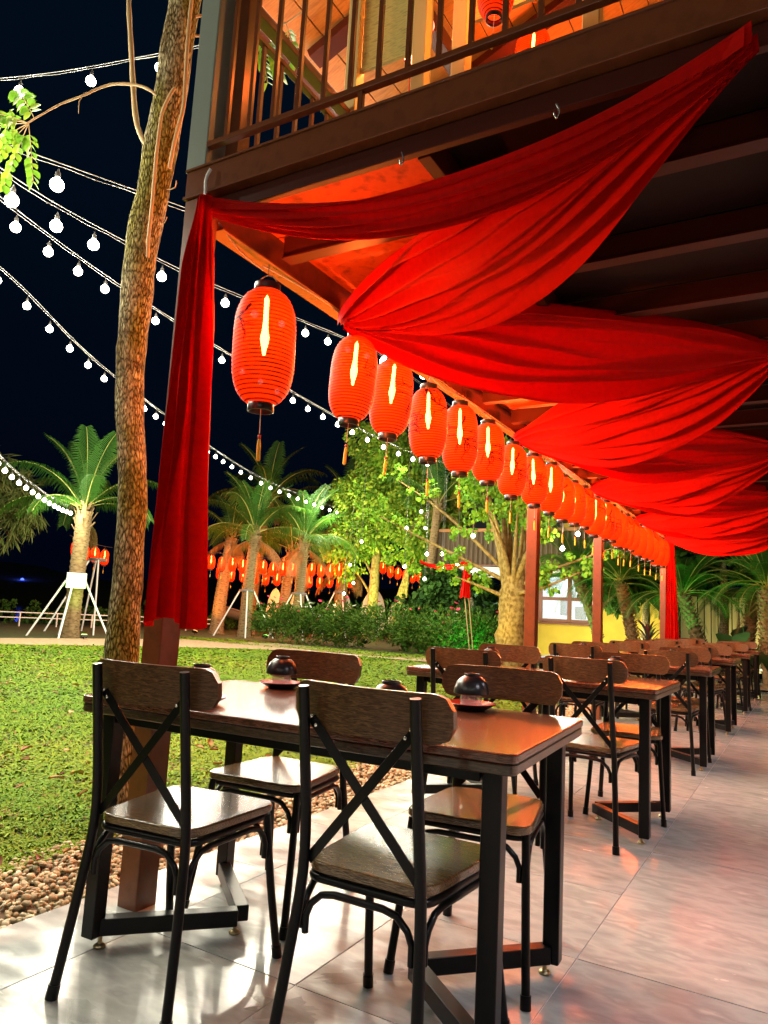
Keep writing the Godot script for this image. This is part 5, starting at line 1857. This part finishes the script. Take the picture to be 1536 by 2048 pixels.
# ---------------------------------------------------------------- the yellow house and the planted corner at the right
func house() -> void:
	var org := Vector3(-6.5, 0, -21.5)
	var h := thing("yellow_house", "yellow house with lit casement window, corrugated balcony front and dark upper windows", "house", org)
	var put := func(called: String, b: MB, m: Material, parent: Node3D) -> MeshInstance3D:
		for i in b.v.size():
			b.v[i] -= org
		return part(called, b, m, parent)
	# ground floor wall round the window opening (x -6.95..-5.15, y 1.05..2.45)
	var w := MB.new()
	for r in [[-7.4, -6.95, 0.0, 2.55], [-5.15, -3.9, 0.0, 2.55], [-6.95, -5.15, 0.0, 1.05], [-6.95, -5.15, 2.45, 2.55], [-3.9, -3.55, 0.0, 1.9], [-3.55, -3.2, 0.0, 1.25]]:
		w.box(Vector3((r[0] + r[1]) / 2, (r[2] + r[3]) / 2, -21.6), Vector3(r[1] - r[0], r[3] - r[2], 0.2), Basis(), 0.0)
	put.call("wall", w, M.yellow_wall, h)
	var cp := MB.new()
	cp.bar(Vector3(-4.0, 2.02, -21.45), Vector3(-3.1, 1.1, -21.45), 0.12, 0.08)
	put.call("stair_coping", cp, M.metal, h)
	# room behind the window
	var rm := MB.new()
	rm.box(Vector3(-6.05, 1.6, -24.0), Vector3(3.2, 3.0, 0.1), Basis(), 0.0)
	rm.box(Vector3(-7.7, 1.6, -22.85), Vector3(0.1, 3.0, 2.2), Basis(), 0.0)
	rm.box(Vector3(-4.4, 1.6, -22.85), Vector3(0.1, 3.0, 2.2), Basis(), 0.0)
	rm.box(Vector3(-6.05, 3.15, -22.85), Vector3(3.4, 0.1, 2.4), Basis(), 0.0)
	rm.box(Vector3(-6.05, 0.05, -22.85), Vector3(3.4, 0.1, 2.4), Basis(), 0.0)
	put.call("room", rm, mat(lin(0.7, 0.74, 0.78), 0.8), h)
	var fu := MB.new()
	for e in [[-6.6, 0.6, 0.5, 0.9], [-5.6, 0.55, 0.7, 0.75], [-6.2, 1.35, 0.25, 0.4], [-5.4, 1.3, 0.5, 0.3], [-6.75, 1.5, 0.12, 0.5]]:
		fu.box(Vector3(e[0], e[1], -23.3), Vector3(e[2], e[3], 0.4), Basis(), 0.02)
	put.call("furniture", fu, mat(lin(0.10, 0.13, 0.18), 0.6), h)
	var lp := MB.new()
	lp.box(Vector3(-6.05, 3.06, -22.6), Vector3(1.2, 0.05, 0.12), Basis(), 0.01)
	var lm: MeshInstance3D = put.call("ceiling_lamp", lp, glow(Color(0.9, 0.97, 1.0), 6.0), h)
	omni(lm, Vector3(-6.05, 2.9, -22.6) - org, Color(0.88, 0.96, 1.0), 7.0, 0.12)
	# window frame: two casements of two panes
	var wf := MB.new()
	for x in [-6.93, -6.05, -5.17]:
		wf.box(Vector3(x, 1.75, -21.48), Vector3(0.11, 1.42, 0.10), Basis(), 0.005)
	for y in [1.07, 1.72, 2.42]:
		for x in [-6.49, -5.61]:
			wf.box(Vector3(x, y, -21.48), Vector3(0.77, 0.10, 0.09), Basis(), 0.005)
	wf.box(Vector3(-6.05, 0.99, -21.44), Vector3(1.95, 0.06, 0.16), Basis(), 0.005)
	var wi: MeshInstance3D = put.call("window", wf, M.frame_wood, h)
	for x in [-6.49, -5.61]:
		for y in [1.395, 2.07]:
			var g := MB.new()
			g.box(Vector3(x, y, -21.48), Vector3(0.78, 0.62, 0.01), Basis(), 0.0)
			put.call("pane", g, M.glass, wi)
	# white awning slab and its fascia
	var aw := MB.new()
	aw.box(Vector3(-7.5, 2.50, -21.0), Vector3(4.6, 0.10, 1.3), Basis(Vector3.BACK, -0.02), 0.01)
	aw.box(Vector3(-7.55, 2.33, -20.45), Vector3(2.4, 0.20, 0.05), Basis(Vector3.BACK, -0.03), 0.005)
	put.call("white_awning", aw, M.white_paint, h)
	var al := MB.new()
	al.box(Vector3(-8.4, 2.43, -20.75), Vector3(1.6, 0.03, 0.08), Basis(), 0.005)
	var alm: MeshInstance3D = put.call("strip_lamp", al, glow(Color(0.95, 0.98, 1.0), 7.0), h)
	omni(alm, Vector3(-8.4, 2.36, -20.75) - org, Color(0.92, 0.97, 1.0), 3.0, 0.1)
	# corrugated balcony front: a folded sheet with real ridges
	var pts := PackedVector3Array()
	var n := 200
	for i in 2:
		for j in n:
			pts.append(Vector3(lerpf(-10.15, -4.0, float(j) / (n - 1)), 2.62 + 1.0 * i, -20.3 + 0.035 * clampf(2.2 * sin(j * TAU / 5.0), -1, 1)))
	var cg := MB.new()
	cg.sheet(2, n, pts)
	var cb: MeshInstance3D = put.call("corrugated_front", cg, M.corrugated, h)
	var cr := MB.new()
	cr.box(Vector3(-7.08, 3.66, -20.3), Vector3(6.2, 0.10, 0.12), Basis(), 0.01)
	put.call("top_rail", cr, M.plank, cb)
	var fl := MB.new()
	fl.box(Vector3(-7.0, 2.60, -21.0), Vector3(6.3, 0.06, 1.4), Basis(), 0.01)
	put.call("balcony_floor", fl, M.frame_wood, h)
	# upper storey
	var u := MB.new()
	for r in [[-10.1, -9.72, 2.6, 6.2], [-8.2, -7.7, 2.6, 6.2], [-6.3, -3.6, 2.6, 6.2], [-9.72, -8.2, 5.5, 6.2], [-7.7, -6.3, 5.5, 6.2]]:
		u.box(Vector3((r[0] + r[1]) / 2, (r[2] + r[3]) / 2, -21.6), Vector3(r[1] - r[0], r[3] - r[2], 0.2), Basis(), 0.0)
	put.call("upper_wall", u, M.yellow_wall, h)
	for x in [[-9.72, -8.2], [-7.7, -6.3]]:
		var f := MB.new()
		var c: float = (x[0] + x[1]) / 2.0
		var wd: float = x[1] - x[0]
		for q in [-0.5, -0.17, 0.17, 0.5]:
			f.box(Vector3(c + q * (wd - 0.08), 4.05, -21.48), Vector3(0.08, 2.9, 0.10), Basis(), 0.005)
		for y in [2.65, 3.6, 4.6, 5.46]:
			f.box(Vector3(c, y, -21.485), Vector3(wd - 0.02, 0.08, 0.085), Basis(), 0.005)
		var wn: MeshInstance3D = put.call("upper_window", f, M.frame_wood, h)
		var g := MB.new()
		g.box(Vector3(c, 4.05, -21.52), Vector3(wd - 0.1, 2.8, 0.012), Basis(), 0.0)
		put.call("dark_pane", g, mat(lin(0.02, 0.022, 0.03), 0.1), wn)
	var rf := MB.new()
	rf.box(Vector3(-6.9, 6.3, -21.2), Vector3(7.4, 0.12, 2.4), Basis(Vector3.RIGHT, 0.2), 0.02)
	put.call("roof", rf, M.metal, h)
	# red cloth banner knotted on a line before the house
	var b := thing("red_banner", "red cloth looped over a line in front of the lit awning", "banner", Vector3(-6.9, 2.2, -15.6))
	var sw := swag(Vector3(-1.05, 0.10, 0.2), Vector3(0.12, 0.14, 0), 0.16, 0.16, 0.2, 71)
	part("loop", sw, M.cloth, b)
	var tail := hanging(Vector3(0.12, 0.16, 0.02), Vector3(0.07, -0.72, 0.03), 0.14, 0.26, 0.03, 3, 72)
	part("tail", tail, M.cloth, b)
	var stems := MB.new()
	stems.tube([Vector3(0.06, -0.7, 0.02), Vector3(0.28, -2.2, 0.05)], 0.012, 6)
	stems.tube([Vector3(0.16, -0.7, 0.02), Vector3(0.34, -2.2, 0.0)], 0.012, 6)
	part("stake", stems, M.vine, b)

func far_side() -> void:
	# small date palms at the end of the terrace
	palm("date_palm", "curving date palm with rough trunk in front of the yellow wall", Vector3(-3.22, 0, -16.7), Vector3(-3.55, 1.95, -16.6), 0.085, 0.12, "date", 28, 6, 0.95, false)
	palm("date_palm", "leaning date palm with bright green fronds right of the far curtain", Vector3(-1.80, 0, -16.4), Vector3(-2.22, 1.72, -16.3), 0.10, 0.13, "date", 30, 3, 1.1, false)
	palm("date_palm", "date palm with shaggy dark trunk at the right edge", Vector3(-0.60, 0, -15.6), Vector3(-0.62, 1.85, -15.5), 0.12, 0.15, "date", 32, 6, 1.05, false)
	palm("date_palm", "dark date palm between the second and third post, before the lit window", Vector3(-4.15, 0, -17.6), Vector3(-4.75, 2.15, -17.4), 0.09, 0.11, "date", 30, 2, 1.1, false)
	palm("date_palm", "date palm in deep shade behind the leaning one", Vector3(-1.15, 0, -17.9), Vector3(-0.95, 1.9, -17.9), 0.1, 0.12, "date", 28, 2, 1.1, false)
	# dark red flax
	var fx := thing("red_flax", "dark red spiky flax plant at the foot of the farthest post", "plant", Vector3(-2.72, 0, -15.3))
	var lm := MB.new()
	var pts := PackedVector3Array()
	for i in 7:
		var u := i / 6.0
		var wv := 0.028 * sin(PI * minf(1.0, u * 0.85 + 0.15))
		for j in 3:
			pts.append(Vector3((j - 1.0) * wv, 0.75 * u - 0.25 * u * u * u, -0.48 * u * u))
	lm.sheet(7, 3, pts)
	var fm := lm.mesh()
	for k in 34:
		var o := inst("leaf", fm, [mat(lin(0.10, 0.018, 0.022), 0.4), mat(lin(0.03, 0.03, 0.02), 0.4)][k % 2], fx)
		o.transform = Transform3D(Basis(Vector3.UP, k * 2.4).scaled(Vector3.ONE * rnd(0.8, 1.15)) * Basis(Vector3.RIGHT, rnd(-0.3, 0.25)), Vector3(0, 0.45 + rnd(-0.2, 0.2), 0))
	# elephant-ear leaves
	var ear := leaf_mesh(0.55, 0.22, 0.2, 0.5)
	var em := mat(lin(0.03, 0.085, 0.025), 0.35)
	for e in [[Vector3(-0.95, 0, -15.7), 9, "large-leaved dark plant below the railings at the right"], [Vector3(-0.25, 0, -16.3), 8, "large-leaved dark plant at the right edge"], [Vector3(-1.62, 0, -15.9), 6, "large-leaved plant right of the far curtain"]]:
		var pt := thing("broad_leaf_plant", e[2], "plant", e[0], 0.0, "large-leaved plants at the terrace end")
		for k in e[1]:
			var a: float = k * 2.4
			var hgt := rnd(0.5, 1.15)
			var tip := Vector3(cos(a) * 0.25, hgt, sin(a) * 0.25)
			var st := MB.new()
			st.tube(curve([Vector3.ZERO, tip * 0.6 + Vector3(0, 0.1, 0), tip], 8), 0.012, 6)
			part("stem", st, M.frond, pt)
			var o := inst("leaf", ear, em, pt)
			o.transform = Transform3D(aim(Vector3(cos(a), -0.35, sin(a)), rnd(-0.4, 0.4)).scaled(Vector3.ONE * rnd(0.7, 1.1)), tip)
	# boundary wall with a railing in front
	var w := thing("boundary_wall", "pale yellow boundary wall behind the date palms at the right", "wall", Vector3(0.5, 0, -19.6))
	var b := MB.new()
	b.box(Vector3(0, 0.95, 0), Vector3(6.4, 1.9, 0.15), Basis(), 0.01)
	part("wall", b, mat(lin(0.55, 0.5, 0.22), 0.85), w)
	var f := thing("iron_railing", "black iron railing of thin upright bars before the pale wall", "railing", Vector3(-1.2, 0, -19.0))
	for k in 26:
		var r := MB.new()
		r.tube([Vector3(-1.2 + 0.15 * k, 0, 0), Vector3(-1.2 + 0.15 * k, 1.95, 0)], 0.012, 6)
		part("bar", r, M.metal, f)
	for y in [0.2, 1.85]:
		var r := MB.new()
		r.box(Vector3(0.7, y, 0), Vector3(3.9, 0.04, 0.03), Basis(), 0.003)
		part("rail", r, M.metal, f)
	# dark trees closing the view
	var tones := [Color(0.02, 0.06, 0.01), Color(0.03, 0.08, 0.012), Color(0.04, 0.09, 0.015)]
	var lmesh := leaf_mesh(0.19, 0.055)
	for e in [[Vector3(-3.6, 0, -19.4), 3.6, "dense dark tree above the yellow wall's sloping end"], [Vector3(-1.7, 0, -18.4), 4.4, "dense dark tree behind the pale boundary wall"], [Vector3(0.3, 0, -17.6), 4.0, "dense dark tree at the right edge"], [Vector3(-10.8, 0, -25.2), 2.4, "low dark tree in shadow left of the house"], [Vector3(-8.4, 0, -19.6), 2.0, "dark shrubby tree below the lit awning"]]:
		var t := thing("dark_tree", e[2], "tree", e[0], 0.0, "dark trees closing the view")
		limb(t, [Vector3(0, -0.1, 0), Vector3(0.1, e[1] * 0.4, 0), Vector3(0, e[1] * 0.8, 0)], 0.14, 0.04, M.bark, "trunk", 10)
		var bl := []
		for k in 9:
			bl.append([Vector3(rnd(-1.3, 1.3), e[1] * rnd(0.45, 1.0), rnd(-0.6, 0.6)), rnd(0.6, 0.9), 0.6])
		crown(t, bl, lmesh, 4200, 1.0, tones, 0.4)
	uplight(Vector3(-2.3, 0.0, -15.0), Vector3(-1.5, 2.6, -16.2), Color(0.25, 1.0, 0.4), 5.0, "unseen green floodlight placed to light the leaning date palm")  # unseen lamp, placed to throw green on the fronds
	uplight(Vector3(-4.9, 0.0, -16.4), Vector3(-4.8, 2.6, -17.4), Color(0.5, 1.0, 0.5), 6.0, "unseen green floodlight placed to light the dark date palm by the window")  # unseen lamp, gives these fronds their green light
	uplight(Vector3(-4.2, 0.0, -18.2), Vector3(-4.6, 1.2, -21.4), Color(1.0, 0.95, 0.7), 22.0, "unseen warm floodlight placed to light the yellow house wall")  # unseen lamp, placed to brighten the yellow wall
	uplight(Vector3(-0.9, 0.0, -18.2), Vector3(-0.9, 1.0, -19.5), Color(1.0, 0.95, 0.7), 3.0, "unseen warm floodlight placed to light the boundary wall")  # unseen lamp, placed to brighten the pale wall
	# long wooden boat on trestles, pointed boards standing behind it
	var bt := thing("wooden_boat", "long dark wooden boat with upswept bow lying behind the palms", "boat", Vector3(-16.0, 0, -20.6))
	var hull := PackedVector3Array()
	var a := Vector3(-1.75, 0, 1.5)
	var z := Vector3(1.7, 0, -2.4)
	var sd := (z - a).normalized().cross(Vector3.UP)
	for i in 25:
		var u := i / 24.0
		var c := a.lerp(z, u)
		var wd := 0.42 * pow(sin(PI * clampf(u * 0.94 + 0.03, 0, 1)), 0.6)
		var lift := 0.42 * pow(absf(u - 0.55) / 0.55, 2.4)
		for j in 9:
			var th := PI * j / 8.0
			hull.append(c + sd * cos(th) * wd + Vector3(0, 0.62 + lift - sin(th) * 0.34, 0))
	var hb := MB.new()
	hb.sheet(25, 9, hull)
	part("hull", hb, M.boat_wood, bt)
	for s in [0, 8]:
		var gl := MB.new()
		var ln := []
		for i in 25:
			ln.append(hull[i * 9 + s])
		gl.tube(ln, 0.03, 6)
		part("gunwale", gl, M.boat_wood, bt)
	for u in [0.25, 0.72]:
		var tr := MB.new()
		var c := a.lerp(z, u)
		tr.bar(c + sd * 0.4, c + sd * -0.4 + Vector3(0, 0.02, 0), 0.1, 0.1)
		tr.bar(c + sd * 0.3 + Vector3(0, -0.02, 0), c + sd * 0.2 + Vector3(0, 0.34, 0), 0.1, 0.1)
		tr.bar(c - sd * 0.3 + Vector3(0, -0.02, 0), c - sd * 0.2 + Vector3(0, 0.34, 0), 0.1, 0.1)
		part("trestle", tr, M.boat_wood, bt)
	var bx := [[Vector3(-18.0, 0, -22.6), 0.62, 1.75, "leftmost"], [Vector3(-17.15, 0, -22.9), 0.60, 1.7, "second from left"], [Vector3(-15.35, 0, -23.4), 0.75, 1.75, "third from left"], [Vector3(-14.3, 0, -23.9), 1.0, 1.9, "broadest and rightmost but one"], [Vector3(-13.5, 0, -24.4), 0.7, 1.6, "rightmost"]]
	for e in bx:
		var o := thing("pointed_board", "pale pointed oval board standing upright behind the boat, %s" % e[3], "board", e[0], 0.75, "pale boards standing behind the boat")
		var ol := []
		for i in 40:
			var th := TAU * i / 40
			ol.append(Vector2(cos(th) * e[1] * 0.5 * (1.0 - 0.18 * sin(th)), -(0.5 + 0.5 * sin(th)) * e[2]))
		var pb := MB.new()
		pb.plate(ol, -0.03, 0.03, 0.012, Transform3D(Basis(Vector3.RIGHT, PI / 2 + 0.12), Vector3.ZERO))
		part("board", pb, M.board, o)
		var sp := MB.new()
		sp.box(Vector3(0, e[2] * 0.66, 0.19), Vector3(e[1] * 0.78, 0.03, 0.02), Basis(), 0.003)
		part("strap", sp, M.frame_wood, o)
	uplight(Vector3(-15.2, 0.0, -22.2), Vector3(-15.0, 0.9, -23.6), Color(1.0, 0.86, 0.55), 6.0, "unseen warm floodlight placed to light the pale boards")  # unseen lamp, placed to light the upright boards
	# lights across the water
	for e in [[Vector3(-62, 2.2, -41), Color(0.25, 0.35, 1.0), 0.16, "small blue-white light across the water, left"], [Vector3(-60, 1.9, -56), Color(0.2, 0.8, 1.0), 0.16, "small blue-green light across the water, right of the palm"], [Vector3(-58, 1.9, -56.5), Color(0.3, 0.9, 0.9), 0.3, "small turquoise light across the water, beside the trunk"], [Vector3(-57, 2.0, -72), Color(0.3, 0.4, 1.0), 0.16, "small blue light across the water, behind the boat"]]:
		var t := thing("distant_lamp", e[3], "lamp", e[0], 0.0, "lamps across the water")
		var lb := MB.new()
		lb.lathe([Vector2(0, -1), Vector2(0.7, -0.7), Vector2(1, 0), Vector2(0.7, 0.7), Vector2(0, 1)], 12, Vector3.ZERO, Basis().scaled(Vector3.ONE * e[2]))
		part("globe", lb, glow(e[1], 5.0), t)
		omni(t, Vector3(0, 0, 0), e[1], 4.0, 0.2)
		var pole := MB.new()
		pole.tube([Vector3(0, -2.2, 0), Vector3(0, -0.2, 0)], 0.06, 8)
		part("pole", pole, M.metal, t)
	var bank := MB.new()
	var bp := PackedVector3Array()
	var bn := noise(0.06, 3, 91)
	for i in 60:
		var an := lerpf(1.75, 3.6, i / 59.0)
		var d := Vector3(cos(an), 0, -sin(an))
		for q in [[70.0, -0.1], [73.0, 2.2 + 1.6 * bn.get_noise_1d(i * 3.0)], [85.0, 3.4 + 2.0 * bn.get_noise_1d(i * 2.0 + 50.0)]]:
			bp.append(d * q[0] + Vector3(0, q[1], 0))
	bank.sheet(60, 3, bp)
	struct("far_bank", bank, mat(lin(0.02, 0.03, 0.015), 0.95))
